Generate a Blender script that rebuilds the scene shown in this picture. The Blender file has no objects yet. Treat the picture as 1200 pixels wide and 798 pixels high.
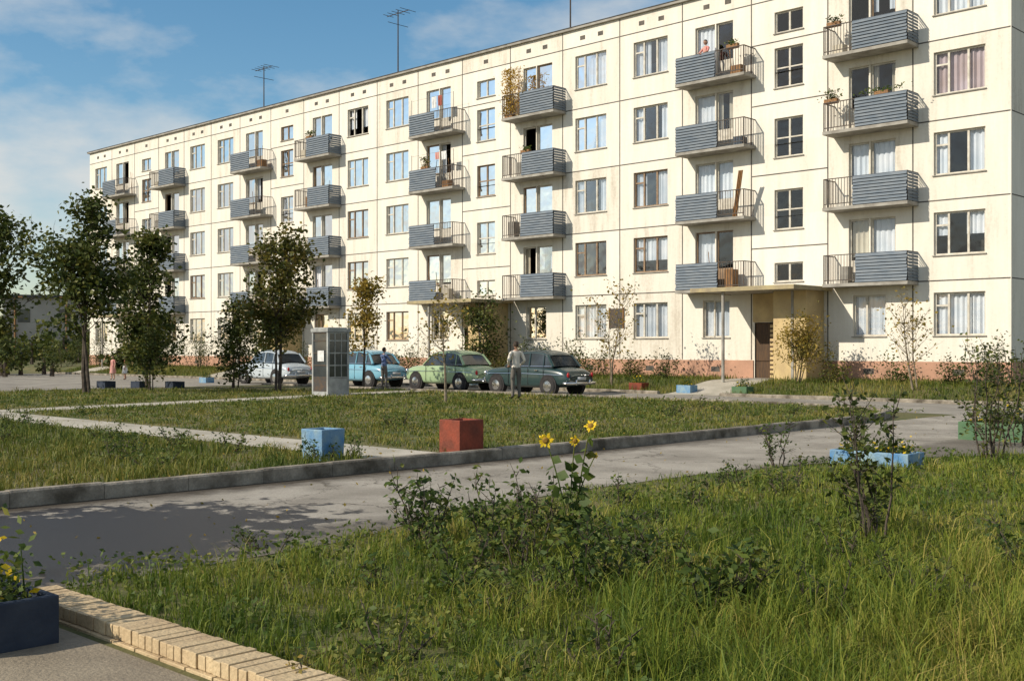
import bpy, bmesh, math, random
import numpy as np
from mathutils import Vector, Matrix, noise as mnoise

R = random.Random(7)
D = Vector((-.7187, .6953, 0)); N = Vector((-.6953, -.7187, 0)); P0 = Vector((16.1, 36.98, 0))
ANG = math.atan2(.6953, -.7187)
SITE = Matrix.Translation(P0) @ Matrix.Rotation(ANG, 4, 'Z')
def W(u, v, z=0): return SITE @ Vector((u, v, z))
SI = SITE.inverted()
def UV(x, y):
    p = SI @ Vector((x, y, 0)); return p.x, p.y
def gz(v):
    t = min(1, max(0, (5.0 - v) / 3.4)); t = t*t*(3-2*t)
    return .45*t
scene = bpy.context.scene
col = scene.collection

# ---------------------------------------------------------------- materials
def newmat(name):
    m = bpy.data.materials.new(name); m.use_nodes = True
    nt = m.node_tree
    return m, nt, nt.nodes['Principled BSDF']
def pm(name, c1, c2=None, scale=4, rough=.8, bump=0, metal=0, detail=6, stretch=None, bscale=None, spec=.3, lo=.35, hi=.65, speck=0):
    m, nt, b = newmat(name)
    b.inputs['Roughness'].default_value = rough
    b.inputs['Metallic'].default_value = metal
    b.inputs['Specular IOR Level'].default_value = spec
    if c2 is None: c2 = tuple(x*.8 for x in c1)
    tc = nt.nodes.new('ShaderNodeTexCoord')
    mp = nt.nodes.new('ShaderNodeMapping')
    if stretch: mp.inputs['Scale'].default_value = stretch
    nz = nt.nodes.new('ShaderNodeTexNoise'); nz.inputs['Scale'].default_value = scale; nz.inputs['Detail'].default_value = detail
    rp = nt.nodes.new('ShaderNodeValToRGB')
    rp.color_ramp.elements[0].position = lo; rp.color_ramp.elements[1].position = hi
    rp.color_ramp.elements[0].color = (*c1, 1); rp.color_ramp.elements[1].color = (*c2, 1)
    L = nt.links.new
    L(tc.outputs['Object'], mp.inputs[0]); L(mp.outputs[0], nz.inputs[0]); L(nz.outputs[0], rp.inputs[0])
    if speck:
        n4 = nt.nodes.new('ShaderNodeTexNoise'); n4.inputs['Scale'].default_value = 38; n4.inputs['Detail'].default_value = 6; n4.inputs['Roughness'].default_value = .8
        mr = nt.nodes.new('ShaderNodeMapRange'); mr.inputs[1].default_value = .3; mr.inputs[2].default_value = .7; mr.inputs[3].default_value = 1-speck; mr.inputs[4].default_value = 1+speck
        mu = nt.nodes.new('ShaderNodeVectorMath'); mu.operation = 'SCALE'
        L(tc.outputs['Object'], n4.inputs[0]); L(n4.outputs[0], mr.inputs[0]); L(rp.outputs[0], mu.inputs[0]); L(mr.outputs[0], mu.inputs['Scale']); L(mu.outputs[0], b.inputs['Base Color'])
    else: L(rp.outputs[0], b.inputs['Base Color'])
    if bump:
        n2 = nt.nodes.new('ShaderNodeTexNoise'); n2.inputs['Scale'].default_value = bscale or scale*6; n2.inputs['Detail'].default_value = 5
        bp = nt.nodes.new('ShaderNodeBump'); bp.inputs['Strength'].default_value = bump; bp.inputs['Distance'].default_value = .02
        L(tc.outputs['Object'], n2.inputs[0]); L(n2.outputs[0], bp.inputs['Height']); L(bp.outputs[0], b.inputs['Normal'])
    return m
def leafmat(name, cols, trans=.3, nscale=1.2, rough=.6):
    m, nt, b = newmat(name); L = nt.links.new
    g = nt.nodes.new('ShaderNodeNewGeometry')
    rp = nt.nodes.new('ShaderNodeValToRGB'); cr = rp.color_ramp
    while len(cr.elements) < len(cols): cr.elements.new(.5)
    for i, c in enumerate(cols):
        cr.elements[i].position = i/(len(cols)-1); cr.elements[i].color = (*c, 1)
    tc = nt.nodes.new('ShaderNodeTexCoord'); nz = nt.nodes.new('ShaderNodeTexNoise')
    nz.inputs['Scale'].default_value = nscale; nz.inputs['Detail'].default_value = 4
    ad = nt.nodes.new('ShaderNodeMath'); ad.operation = 'MULTIPLY_ADD'
    ad.inputs[1].default_value = .5
    sc = nt.nodes.new('ShaderNodeMapRange'); sc.inputs[1].default_value = .33; sc.inputs[2].default_value = .67
    sc.inputs[3].default_value = 0; sc.inputs[4].default_value = .5
    L(tc.outputs['Object'], nz.inputs[0]); L(nz.outputs[0], sc.inputs[0])
    L(g.outputs['Random Per Island'], ad.inputs[0]); L(sc.outputs[0], ad.inputs[2]); L(ad.outputs[0], rp.inputs[0])
    L(rp.outputs[0], b.inputs['Base Color'])
    b.inputs['Roughness'].default_value = rough; b.inputs['Specular IOR Level'].default_value = .25
    tr = nt.nodes.new('ShaderNodeBsdfTranslucent'); L(rp.outputs[0], tr.inputs[0])
    mx = nt.nodes.new('ShaderNodeMixShader'); mx.inputs[0].default_value = trans
    out = nt.nodes['Material Output']
    L(b.outputs[0], mx.inputs[1]); L(tr.outputs[0], mx.inputs[2]); L(mx.outputs[0], out.inputs[0])
    return m
def mathf(nt):
    L = nt.links.new
    def mth(op, *args):
        n = nt.nodes.new('ShaderNodeMath'); n.operation = op
        for i, q in enumerate(args):
            if isinstance(q, (int, float)): n.inputs[i].default_value = q
            else: L(q, n.inputs[i])
        return n.outputs[0]
    return mth
def wallmat():
    m, nt, b = newmat('panel_wall'); L = nt.links.new; mth = mathf(nt)
    tc = nt.nodes.new('ShaderNodeTexCoord'); sp = nt.nodes.new('ShaderNodeSeparateXYZ'); L(tc.outputs['Object'], sp.inputs[0])
    fx = mth('FLOOR', mth('DIVIDE', mth('SUBTRACT', sp.outputs[0], .1), 3.2))
    fz = mth('FLOOR', mth('DIVIDE', mth('SUBTRACT', sp.outputs[2], 1.2), 2.7))
    cb = nt.nodes.new('ShaderNodeCombineXYZ'); L(fx, cb.inputs[0]); L(fz, cb.inputs[1])
    wn = nt.nodes.new('ShaderNodeTexWhiteNoise'); L(cb.outputs[0], wn.inputs[0])
    mp = nt.nodes.new('ShaderNodeMapping'); mp.inputs['Scale'].default_value = (1.6, 1.6, .22); L(tc.outputs['Object'], mp.inputs[0])
    n1 = nt.nodes.new('ShaderNodeTexNoise'); n1.inputs['Scale'].default_value = 1.3; n1.inputs['Detail'].default_value = 8; n1.inputs['Roughness'].default_value = .65; L(mp.outputs[0], n1.inputs[0])
    n2 = nt.nodes.new('ShaderNodeTexNoise'); n2.inputs['Scale'].default_value = 9; n2.inputs['Detail'].default_value = 8; n2.inputs['Roughness'].default_value = .75; L(tc.outputs['Object'], n2.inputs[0])
    a = mth('ADD', mth('MULTIPLY', wn.outputs[0], .18), mth('MULTIPLY', n1.outputs[0], .75))
    a = mth('ADD', a, mth('MULTIPLY', n2.outputs[0], .35))
    rp = nt.nodes.new('ShaderNodeValToRGB'); L(a, rp.inputs[0])
    e = rp.color_ramp.elements; e[0].position = .38; e[0].color = (.46, .40, .32, 1); e[1].position = .80; e[1].color = (.79, .745, .655, 1)
    x = e.new(.56); x.color = (.69, .64, .55, 1)
    L(rp.outputs[0], b.inputs['Base Color']); b.inputs['Roughness'].default_value = .9; b.inputs['Specular IOR Level'].default_value = .15
    n3 = nt.nodes.new('ShaderNodeTexNoise'); n3.inputs['Scale'].default_value = 25; n3.inputs['Detail'].default_value = 3; L(tc.outputs['Object'], n3.inputs[0])
    bp = nt.nodes.new('ShaderNodeBump'); bp.inputs['Strength'].default_value = .3; bp.inputs['Distance'].default_value = .02
    L(n3.outputs[0], bp.inputs['Height']); L(bp.outputs[0], b.inputs['Normal'])
    return m
def glassmat(name, tint=(.92, .95, .97), base=.03):
    m = bpy.data.materials.new(name); m.use_nodes = True; nt = m.node_tree; nt.nodes.clear(); L = nt.links.new
    out = nt.nodes.new('ShaderNodeOutputMaterial'); mx = nt.nodes.new('ShaderNodeMixShader')
    t = nt.nodes.new('ShaderNodeBsdfTransparent'); t.inputs[0].default_value = (*tint, 1)
    g = nt.nodes.new('ShaderNodeBsdfGlossy'); g.inputs['Roughness'].default_value = .03
    f = nt.nodes.new('ShaderNodeFresnel'); f.inputs[0].default_value = 1.5
    ad = nt.nodes.new('ShaderNodeMath'); ad.operation = 'ADD'; ad.inputs[1].default_value = base
    tc = nt.nodes.new('ShaderNodeTexCoord'); nz = nt.nodes.new('ShaderNodeTexNoise'); nz.inputs['Scale'].default_value = 1.1
    bp = nt.nodes.new('ShaderNodeBump'); bp.inputs['Strength'].default_value = .25; bp.inputs['Distance'].default_value = .08
    L(tc.outputs['Object'], nz.inputs[0]); L(nz.outputs[0], bp.inputs['Height']); L(bp.outputs[0], g.inputs['Normal'])
    L(f.outputs[0], ad.inputs[0]); L(ad.outputs[0], mx.inputs[0]); L(t.outputs[0], mx.inputs[1]); L(g.outputs[0], mx.inputs[2]); L(mx.outputs[0], out.inputs[0])
    return m
def roadmat():
    # pale worn asphalt, kerb shadow painted over a dirty gutter, dirty grass edge, damp low corner
    m, nt, b = newmat('old_asphalt'); L = nt.links.new; mth = mathf(nt)
    tc = nt.nodes.new('ShaderNodeTexCoord'); O = tc.outputs['Object']
    sp = nt.nodes.new('ShaderNodeSeparateXYZ'); L(O, sp.inputs[0])
    def noise(s, d=6, r=.5):
        n = nt.nodes.new('ShaderNodeTexNoise'); n.inputs['Scale'].default_value = s; n.inputs['Detail'].default_value = d; n.inputs['Roughness'].default_value = r; L(O, n.inputs[0]); return n.outputs[0]
    def mrange(x, a, c, lo=0., hi=1.):
        n = nt.nodes.new('ShaderNodeMapRange'); n.inputs[1].default_value = a; n.inputs[2].default_value = c; n.inputs[3].default_value = lo; n.inputs[4].default_value = hi; L(x, n.inputs[0]); return n.outputs[0]
    big = noise(.9, 8, .6); fine = noise(42, 6, .8); mid = noise(3.2, 8, .65)
    rp = nt.nodes.new('ShaderNodeValToRGB'); L(big, rp.inputs[0])
    e = rp.color_ramp.elements; e[0].position = .36; e[0].color = (.23, .205, .17, 1); e[1].position = .62; e[1].color = (.36, .325, .275, 1)
    du = mth('DIVIDE', mth('ADD', sp.outputs[0], 4.7), 1.9); dv = mth('DIVIDE', mth('SUBTRACT', sp.outputs[1], 33.6), 2.6)
    r = mth('SQRT', mth('ADD', mth('MULTIPLY', du, du), mth('MULTIPLY', dv, dv)))
    wet = mrange(mth('ADD', r, mth('MULTIPLY', mth('SUBTRACT', mid, .5), 2.4)), 1.04, .86)
    g1 = mrange(mth('ADD', sp.outputs[0], mth('MULTIPLY', mid, .8)), -2.75, -2.3)  # dark band beside the kerb: its shadow and gutter grime painted together
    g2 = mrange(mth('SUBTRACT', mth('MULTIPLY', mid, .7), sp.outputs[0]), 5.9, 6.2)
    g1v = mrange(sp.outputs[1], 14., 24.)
    dirt_shade = mth('MAXIMUM', mth('MULTIPLY', g1, g1v), mth('MULTIPLY', g2, .6))
    vo = nt.nodes.new('ShaderNodeTexVoronoi'); vo.feature = 'DISTANCE_TO_EDGE'; vo.inputs['Scale'].default_value = .55
    wv = nt.nodes.new('ShaderNodeVectorMath'); wv.operation = 'ADD'; cn = nt.nodes.new('ShaderNodeCombineXYZ'); L(mth('MULTIPLY', mid, 1.2), cn.inputs[0]); L(mth('MULTIPLY', big, 1.2), cn.inputs[1])
    L(O, wv.inputs[0]); L(cn.outputs[0], wv.inputs[1]); L(wv.outputs[0], vo.inputs['Vector'])
    crack = mrange(vo.outputs['Distance'], .010, .003)
    dirt_shade = mth('MAXIMUM', dirt_shade, mth('MULTIPLY', crack, .75))
    m1 = nt.nodes.new('ShaderNodeMix'); m1.data_type = 'RGBA'; L(dirt_shade, m1.inputs[0]); L(rp.outputs[0], m1.inputs[6]); m1.inputs[7].default_value = (.06, .048, .035, 1)
    m2 = nt.nodes.new('ShaderNodeMix'); m2.data_type = 'RGBA'; L(wet, m2.inputs[0]); L(m1.outputs[2], m2.inputs[6]); m2.inputs[7].default_value = (.036, .027, .019, 1)
    mu = nt.nodes.new('ShaderNodeVectorMath'); mu.operation = 'SCALE'; L(m2.outputs[2], mu.inputs[0]); L(mrange(fine, .3, .7, .7, 1.3), mu.inputs['Scale']); L(mu.outputs[0], b.inputs['Base Color'])
    L(mrange(wet, 0, 1, .9, .42), b.inputs['Roughness']); b.inputs['Specular IOR Level'].default_value = .3
    bp = nt.nodes.new('ShaderNodeBump'); bp.inputs['Strength'].default_value = .5; bp.inputs['Distance'].default_value = .015; L(fine, bp.inputs['Height']); L(bp.outputs[0], b.inputs['Normal'])
    return m

M = {}
M['wall'] = wallmat()
M['seam'] = pm('seam_mortar', (.06, .055, .05), (.14, .12, .10), 3)
M['frame'] = pm('window_frame_paint', (.62, .58, .5), (.45, .41, .34), 5, .5)
M['framebr'] = pm('window_frame_brown', (.3, .2, .12), (.2, .13, .08), 5, .5)
M['glass'] = glassmat('window_glass')
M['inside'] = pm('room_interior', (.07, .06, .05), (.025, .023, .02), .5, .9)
M['curtain'] = pm('curtain_white', (.74, .74, .76), (.56, .60, .65), 1.3, .9)
M['curtain2'] = pm('curtain_cream', (.62, .56, .44), (.5, .44, .35), 1.3, .9)
M['curtain3'] = pm('curtain_rose', (.5, .4, .42), (.4, .3, .28), 1.3, .9)
M['plinth'] = pm('plinth_paint', (.50, .28, .19), (.38, .22, .15), 1.5, .85, .3, speck=.15)
M['concrete'] = pm('concrete', (.36, .34, .3), (.24, .22, .19), 2.5, .9, .3)
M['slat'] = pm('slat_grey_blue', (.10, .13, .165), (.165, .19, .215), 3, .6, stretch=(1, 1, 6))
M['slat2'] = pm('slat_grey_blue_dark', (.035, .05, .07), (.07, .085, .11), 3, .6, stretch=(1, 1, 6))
M['iron'] = pm('iron_rail', (.05, .05, .05), (.09, .06, .04), 8, .6)
M['roof'] = pm('roof_felt', (.06, .06, .06), (.1, .1, .1), 2, .9)
M['yellow'] = pm('yellow_paint', (.58, .44, .22), (.46, .34, .18), 2, .7, speck=.1)
M['canopy'] = pm('canopy_edge', (.40, .33, .18), (.28, .23, .15), 3, .8)
M['wood'] = pm('wood', (.28, .14, .05), (.16, .08, .03), 3, .6, stretch=(8, 8, 1))
M['darkwood'] = pm('dark_door_wood', (.10, .055, .025), (.06, .035, .02), 3, .6, stretch=(8, 8, 1))
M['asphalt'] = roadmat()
M['path'] = pm('concrete_path', (.48, .44, .37), (.33, .30, .24), 1.1, .9, .5, bscale=50, speck=.2)
M['walk'] = pm('sidewalk_concrete', (.30, .25, .18), (.20, .165, .12), 1.1, .9, .5, bscale=50, speck=.25)
M['lane'] = pm('lane_asphalt', (.30, .275, .235), (.20, .18, .155), .7, .9, .4, bscale=40, speck=.25)
M['kerb'] = pm('kerb_concrete', (.32, .28, .225), (.09, .075, .055), 3, .9, .6, speck=.25)
M['soil'] = pm('lawn_soil', (.07, .085, .025), (.15, .125, .055), 1.0, .95, .6, bscale=20, speck=.4)
M['brick'] = pm('yellow_brick', (.52, .40, .24), (.34, .24, .14), 2.2, .85, .5, bscale=40, speck=.2)
M['mortar'] = pm('brick_mortar', (.14, .12, .10), (.2, .18, .15), 6, .95, .4)
M['blue'] = pm('blue_paint', (.08, .21, .40), (.22, .32, .38), 5, .7, .3, speck=.2)
M['bluedk'] = pm('dark_blue_paint', (.012, .02, .04), (.03, .04, .06), 4, .7, .3)
M['red'] = pm('red_brown_paint', (.24, .05, .025), (.13, .035, .02), 4, .75, .4, speck=.25)
M['green'] = pm('green_paint', (.06, .14, .07), (.10, .16, .08), 4, .7, .3)
M['bark'] = pm('bark', (.10, .08, .06), (.04, .03, .025), 6, .95, .6)
M['barklt'] = pm('bark_light', (.26, .22, .16), (.12, .09, .06), 6, .95, .5)
M['leaf'] = leafmat('leaf_green', [(.03, .045, .012), (.07, .085, .02), (.16, .14, .03), (.30, .20, .04)])
M['leafdk'] = leafmat('leaf_dark', [(.016, .028, .007), (.045, .065, .014), (.10, .115, .022), (.20, .17, .035)], .26)
M['leafyl'] = leafmat('leaf_autumn', [(.07, .08, .02), (.18, .15, .03), (.34, .23, .04), (.42, .29, .05)], .35)
M['leafgold'] = leafmat('leaf_gold', [(.3, .2, .03), (.5, .32, .05), (.6, .42, .08)], .35)
M['weed'] = leafmat('weed_leaf', [(.02, .037, .010), (.05, .085, .017), (.11, .145, .025), (.24, .20, .045)], .3, 3)
M['cover'] = leafmat('ground_cover_leaf', [(.02, .042, .010), (.07, .115, .02), (.15, .175, .035), (.3, .24, .075)], .3, 1.5)
M['grass'] = leafmat('grass_blade', [(.025, .055, .010), (.10, .155, .017), (.23, .25, .035), (.46, .35, .11)], .35, .7)
M['grass2'] = leafmat('grass_blade_lawn', [(.03, .058, .010), (.095, .132, .018), (.19, .185, .035), (.37, .28, .09)], .3, .5)
M['petal'] = leafmat('petal_yellow', [(.75, .5, .02), (.85, .62, .03)], .3)
M['seed'] = pm('flower_disk', (.16, .09, .02), (.3, .18, .03), 60, .9)
M['rubber'] = pm('tyre_rubber', (.02, .02, .02), (.035, .03, .03), 8, .8)
M['chrome'] = pm('chrome', (.7, .7, .7), (.55, .55, .55), 5, .2, metal=1)
M['carglass'] = pm('car_glass', (.03, .035, .04), (.05, .06, .065), 2, .08, spec=.8)
M['skin'] = pm('skin', (.45, .27, .19), (.40, .23, .16), 6, .6)
M['hair'] = pm('hair_dark', (.03, .02, .015), (.05, .035, .02), 20, .7)
M['shirt'] = pm('shirt_cloth', (.70, .64, .56), (.58, .53, .46), 6, .9, .3)
M['trouser'] = pm('trouser_cloth', (.11, .10, .09), (.16, .145, .125), 6, .9, .3)
M['shoe'] = pm('shoe_leather', (.03, .02, .015), (.05, .04, .03), 6, .5)
M['pink'] = pm('dress_pink', (.6, .22, .2), (.5, .3, .25), 6, .9)
M['redcloth'] = pm('cloth_red', (.35, .10, .07), (.25, .07, .05), 6, .9)
M['whitecloth'] = pm('cloth_white', (.7, .7, .68), (.5, .5, .5), 6, .9)
M['bluecloth'] = pm('cloth_blue', (.1, .15, .35), (.15, .2, .3), 6, .9)
M['greymetal'] = pm('grey_paint_metal', (.38, .39, .38), (.24, .245, .24), 4, .5, speck=.15)
M['redlamp'] = pm('tail_lamp', (.4, .02, .02), (.3, .02, .02), 4, .3)
M['distwall'] = pm('distant_wall', (.4, .37, .33), (.33, .3, .27), .5, .9)

# ---------------------------------------------------------------- mesh builder
class MB:
    def __init__(s): s.v = []; s.f = []; s.m = []
    def quad(s, pts, mi=0):
        b = len(s.v); s.v += [tuple(p) for p in pts]; s.f.append(tuple(range(b, b+len(pts)))); s.m.append(mi)
    def box(s, x0, x1, y0, y1, z0, z1, mi=0):
        if x0 > x1: x0, x1 = x1, x0
        if y0 > y1: y0, y1 = y1, y0
        if z0 > z1: z0, z1 = z1, z0
        b = len(s.v)
        s.v += [(x0,y0,z0),(x1,y0,z0),(x1,y1,z0),(x0,y1,z0),(x0,y0,z1),(x1,y0,z1),(x1,y1,z1),(x0,y1,z1)]
        for q in ((0,3,2,1),(4,5,6,7),(0,1,5,4),(1,2,6,5),(2,3,7,6),(3,0,4,7)):
            s.f.append(tuple(b+i for i in q)); s.m.append(mi)
    def obox(s, mat, sx, sy, sz, mi=0):
        b = len(s.v)
        for z in (-.5, .5):
            for x, y in ((-.5,-.5),(.5,-.5),(.5,.5),(-.5,.5)):
                s.v.append(tuple(mat @ Vector((x*sx, y*sy, z*sz))))
        for q in ((0,3,2,1),(4,5,6,7),(0,1,5,4),(1,2,6,5),(2,3,7,6),(3,0,4,7)):
            s.f.append(tuple(b+i for i in q)); s.m.append(mi)
    def tube(s, pts, rad, seg=6, mi=0, cap=True):
        pts = [Vector(p) for p in pts]; n = len(pts)
        base = len(s.v); up = Vector((.13, .27, .95)).normalized()
        for i, p in enumerate(pts):
            d = (pts[min(i+1, n-1)] - pts[max(i-1, 0)])
            if d.length < 1e-9: d = Vector((0, 0, 1))
            d.normalize()
            a = d.cross(up)
            if a.length < .05: a = d.cross(Vector((1, 0, 0)))
            a.normalize(); bb = d.cross(a)
            for k in range(seg):
                t = 2*math.pi*k/seg
                s.v.append(tuple(p + rad[i]*(math.cos(t)*a + math.sin(t)*bb)))
        for i in range(n-1):
            for k in range(seg):
                k2 = (k+1) % seg
                s.f.append((base+i*seg+k, base+i*seg+k2, base+(i+1)*seg+k2, base+(i+1)*seg+k)); s.m.append(mi)
        if cap:
            s.f.append(tuple(base+k for k in range(seg))[::-1]); s.m.append(mi)
            s.f.append(tuple(base+(n-1)*seg+k for k in range(seg))); s.m.append(mi)
    def ell(s, c, r, seg=12, rings=8, mi=0, fn=None, keep=None):
        base = len(s.v); c = Vector(c)
        for j in range(rings+1):
            ph = math.pi*j/rings
            for k in range(seg):
                t = 2*math.pi*k/seg
                p = Vector((math.sin(ph)*math.cos(t), math.sin(ph)*math.sin(t), math.cos(ph)))
                if fn: p = fn(p)
                s.v.append((c.x+p.x*r[0], c.y+p.y*r[1], c.z+p.z*r[2]))
        for j in range(rings):
            for k in range(seg):
                k2 = (k+1) % seg
                ids = (base+j*seg+k, base+(j+1)*seg+k, base+(j+1)*seg+k2, base+j*seg+k2)
                if keep and not keep(sum((Vector(s.v[i]) for i in ids), Vector())/4 - c): continue
                s.f.append(ids); s.m.append(mi)
    def leaf(s, p, ls, rng, mi=1, droop=0, asp=.55):
        a = Vector((rng.gauss(0, 1), rng.gauss(0, 1), rng.gauss(0, .6) - droop)).normalized()
        n = Vector((rng.gauss(0, 1), rng.gauss(0, 1), rng.gauss(0, 1) + .9))
        b = n.cross(a)
        if b.length < 1e-4: return
        b.normalize(); nn = a.cross(b)
        l = ls*rng.uniform(.6, 1.3); w = l*asp
        i = len(s.v)
        m = p + a*l*.45 - nn*l*.08
        s.v += [tuple(p), tuple(m+b*w*.5+nn*l*.1), tuple(p+a*l), tuple(m-b*w*.5+nn*l*.1)]
        s.f += [(i, i+1, i+2), (i, i+2, i+3)]; s.m += [mi, mi]
    def obj(s, name, mats, parent=None, matrix=None, smooth=False, bevel=0, subsurf=0):
        me = bpy.data.meshes.new(name); me.from_pydata(s.v, [], s.f)
        for m in mats: me.materials.append(m)
        me.polygons.foreach_set('material_index', s.m)
        if smooth: me.polygons.foreach_set('use_smooth', [True]*len(s.f))
        me.update()
        o = bpy.data.objects.new(name, me); col.objects.link(o)
        if matrix is not None: o.matrix_world = matrix
        if parent: o.parent = parent
        if bevel:
            b = o.modifiers.new('bevel', 'BEVEL'); b.width = bevel; b.segments = 2; b.limit_method = 'ANGLE'
        if subsurf:
            b = o.modifiers.new('sub', 'SUBSURF'); b.levels = subsurf; b.render_levels = subsurf
        return o
def empty(name, matrix):
    e = bpy.data.objects.new(name, None); col.objects.link(e); e.matrix_world = matrix; e.empty_display_size = .3
    return e

# ---------------------------------------------------------------- ground
def ground():
    us = [-2600,-900,-300,-100,-60,-30,-15,0,15,30,45,64,80,110,200,400,900,2600]
    vs = [-2600,-900,-300,-150,-60,-20,-5,0,.8] + [1.2+.3*i for i in range(14)] + [6,8,10,14,20,28,36,50,90,200,500,2600]
    b = MB()
    for v in vs:
        for u in us:
            z = gz(v)
            if v < -20: z = max(0, .45*(1-(-v-20)/80))
            b.v.append((u, v, z))
    n = len(us)
    for j in range(len(vs)-1):
        for i in range(n-1):
            b.f.append((j*n+i, j*n+i+1, (j+1)*n+i+1, (j+1)*n+i)); b.m.append(0)
    b.obj('ground', [M['soil']], matrix=SITE)
ground()
def sheet(name, poly, z, mat, sides=0):
    b = MB(); b.quad([(u, v, z) for u, v in poly])
    if sides:
        for i in range(len(poly)):
            a = poly[i]; c = poly[(i+1) % len(poly)]
            b.quad([(a[0], a[1], z-sides), (c[0], c[1], z-sides), (c[0], c[1], z), (a[0], a[1], z)])
    o = b.obj(name, [mat], matrix=SITE)
    bm = bmesh.new(); bm.from_mesh(o.data); bmesh.ops.triangulate(bm, faces=bm.faces[:]); bm.to_mesh(o.data); bm.free()
    return o
ROAD_POLY = [(-2.5, 46), (-2.5, 10.2), (-40, 10.2), (-40, 20.0), (-7.6, 20.0), (-6.8, 21.3), (-6.0, 23.6), (-5.7, 25.5), (-5.65, 27.5), (-5.85, 30), (-6.5, 31.8), (-6.65, 33.4), (-6.7, 34.9), (-6.7, 46)]
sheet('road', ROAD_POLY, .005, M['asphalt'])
sheet('lane', [(-40, 5.0), (60, 5.0), (60, 20.8), (27.2, 20.8), (27.2, 10.2), (-40, 10.2)], .006, M['lane'])
sheet('sidewalk', [(-30, 34.86), (-6.7, 34.86), (-6.7, 46), (-30, 46)], .009, M['walk'])
LAWN = [(-2.35, 46), (-2.35, 15.8), (-2.15, 13.8), (-1.6, 12.2), (-.5, 11.1), (1.5, 10.45), (27, 10.35), (27, 21), (60, 21), (60, 46)]
sheet('lawn', LAWN, .10, M['soil'], .1)
sheet('footpath', [(-2.3, 26.6), (60, 26.5), (60, 27.85), (-2.3, 27.85)], .106, M['path'])
sheet('footpath', [(13.2, 26.5), (16.2, 10.5), (17.5, 10.5), (14.5, 26.5)], .104, M['path'])
def kerb(name, poly, w=.15, h=.15):
    b = MB()
    L = []; Rr = []
    for i, p in enumerate(poly):
        p = Vector(p); a = Vector(poly[max(i-1, 0)]); c = Vector(poly[min(i+1, len(poly)-1)])
        t = (c-a).normalized(); n = Vector((-t.y, t.x)); L.append(p+n*w/2); Rr.append(p-n*w/2)
    for i in range(len(poly)-1):
        a, c, d, e = L[i], L[i+1], Rr[i+1], Rr[i]; ln = (c-a).length
        seg = max(1, int(ln/1.0)); gp = (.003/ln) if seg > 1 else 0
        for k in range(seg):
            t0, t1 = k/seg + gp, (k+1)/seg - gp
            q = [a.lerp(c, t0), a.lerp(c, t1), e.lerp(d, t1), e.lerp(d, t0)]
            hh = h + R.uniform(-.009, .009)
            bot = [(p.x, p.y, -.02) for p in q]; mid = [(p.x, p.y, hh-.02) for p in q]
            wv = (q[3]-q[0]).normalized()*.02
            tq = [q[0]+wv, q[1]+wv, q[2]-wv, q[3]-wv]; top = [(p.x, p.y, hh) for p in tq]
            b.quad(top)
            for j in range(4):
                b.quad([bot[j], bot[(j+1) % 4], mid[(j+1) % 4], mid[j]]); b.quad([mid[j], mid[(j+1) % 4], top[(j+1) % 4], top[j]])
    b.obj(name, [M['kerb']], matrix=SITE)
kerb('kerb', [(-2.43, 46), (-2.43, 30), (-2.43, 15.8), (-2.22, 13.7), (-1.68, 12.1), (-.55, 11.0), (1.5, 10.35), (27.1, 10.27)], h=.17)
kerb('kerb', [(-40, 4.93), (7.8, 4.93)], h=.12)
kerb('kerb', [(10.4, 4.93), (60, 4.93)], h=.12)
def slope_path(u0, u1):
    b = MB(); vs = [.1 + i*.35 for i in range(15)]
    for a, c in zip(vs[:-1], vs[1:]):
        b.quad([(u0, a, gz(a)+.012), (u1, a, gz(a)+.012), (u1, c, gz(c)+.012), (u0, c, gz(c)+.012)])
    b.obj('entrance_path', [M['path']], matrix=SITE)
for u in (7.9, 23.9, 39.9, 55.9): slope_path(u, u+2.3)

def brick_edge():
    b = MB(); u = -6.95
    while u > -16:
        j = R.uniform(-.005, .005); dz = R.uniform(-.004, .004)
        b.box(u-.067, u, 34.53+j, 34.78+j, .02, .095+dz, 0)
        u -= .0735
    u = -6.95
    while u > -16:
        b.box(u-.25, u-.006, 34.56, 34.80, -.02, .016, 0); u -= .256
    b.box(-16, -6.96, 34.55, 34.765, -.02, .084, 1)
    b.obj('brick_edging', [M['brick'], M['mortar']], matrix=SITE, bevel=.004)
brick_edge()

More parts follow.
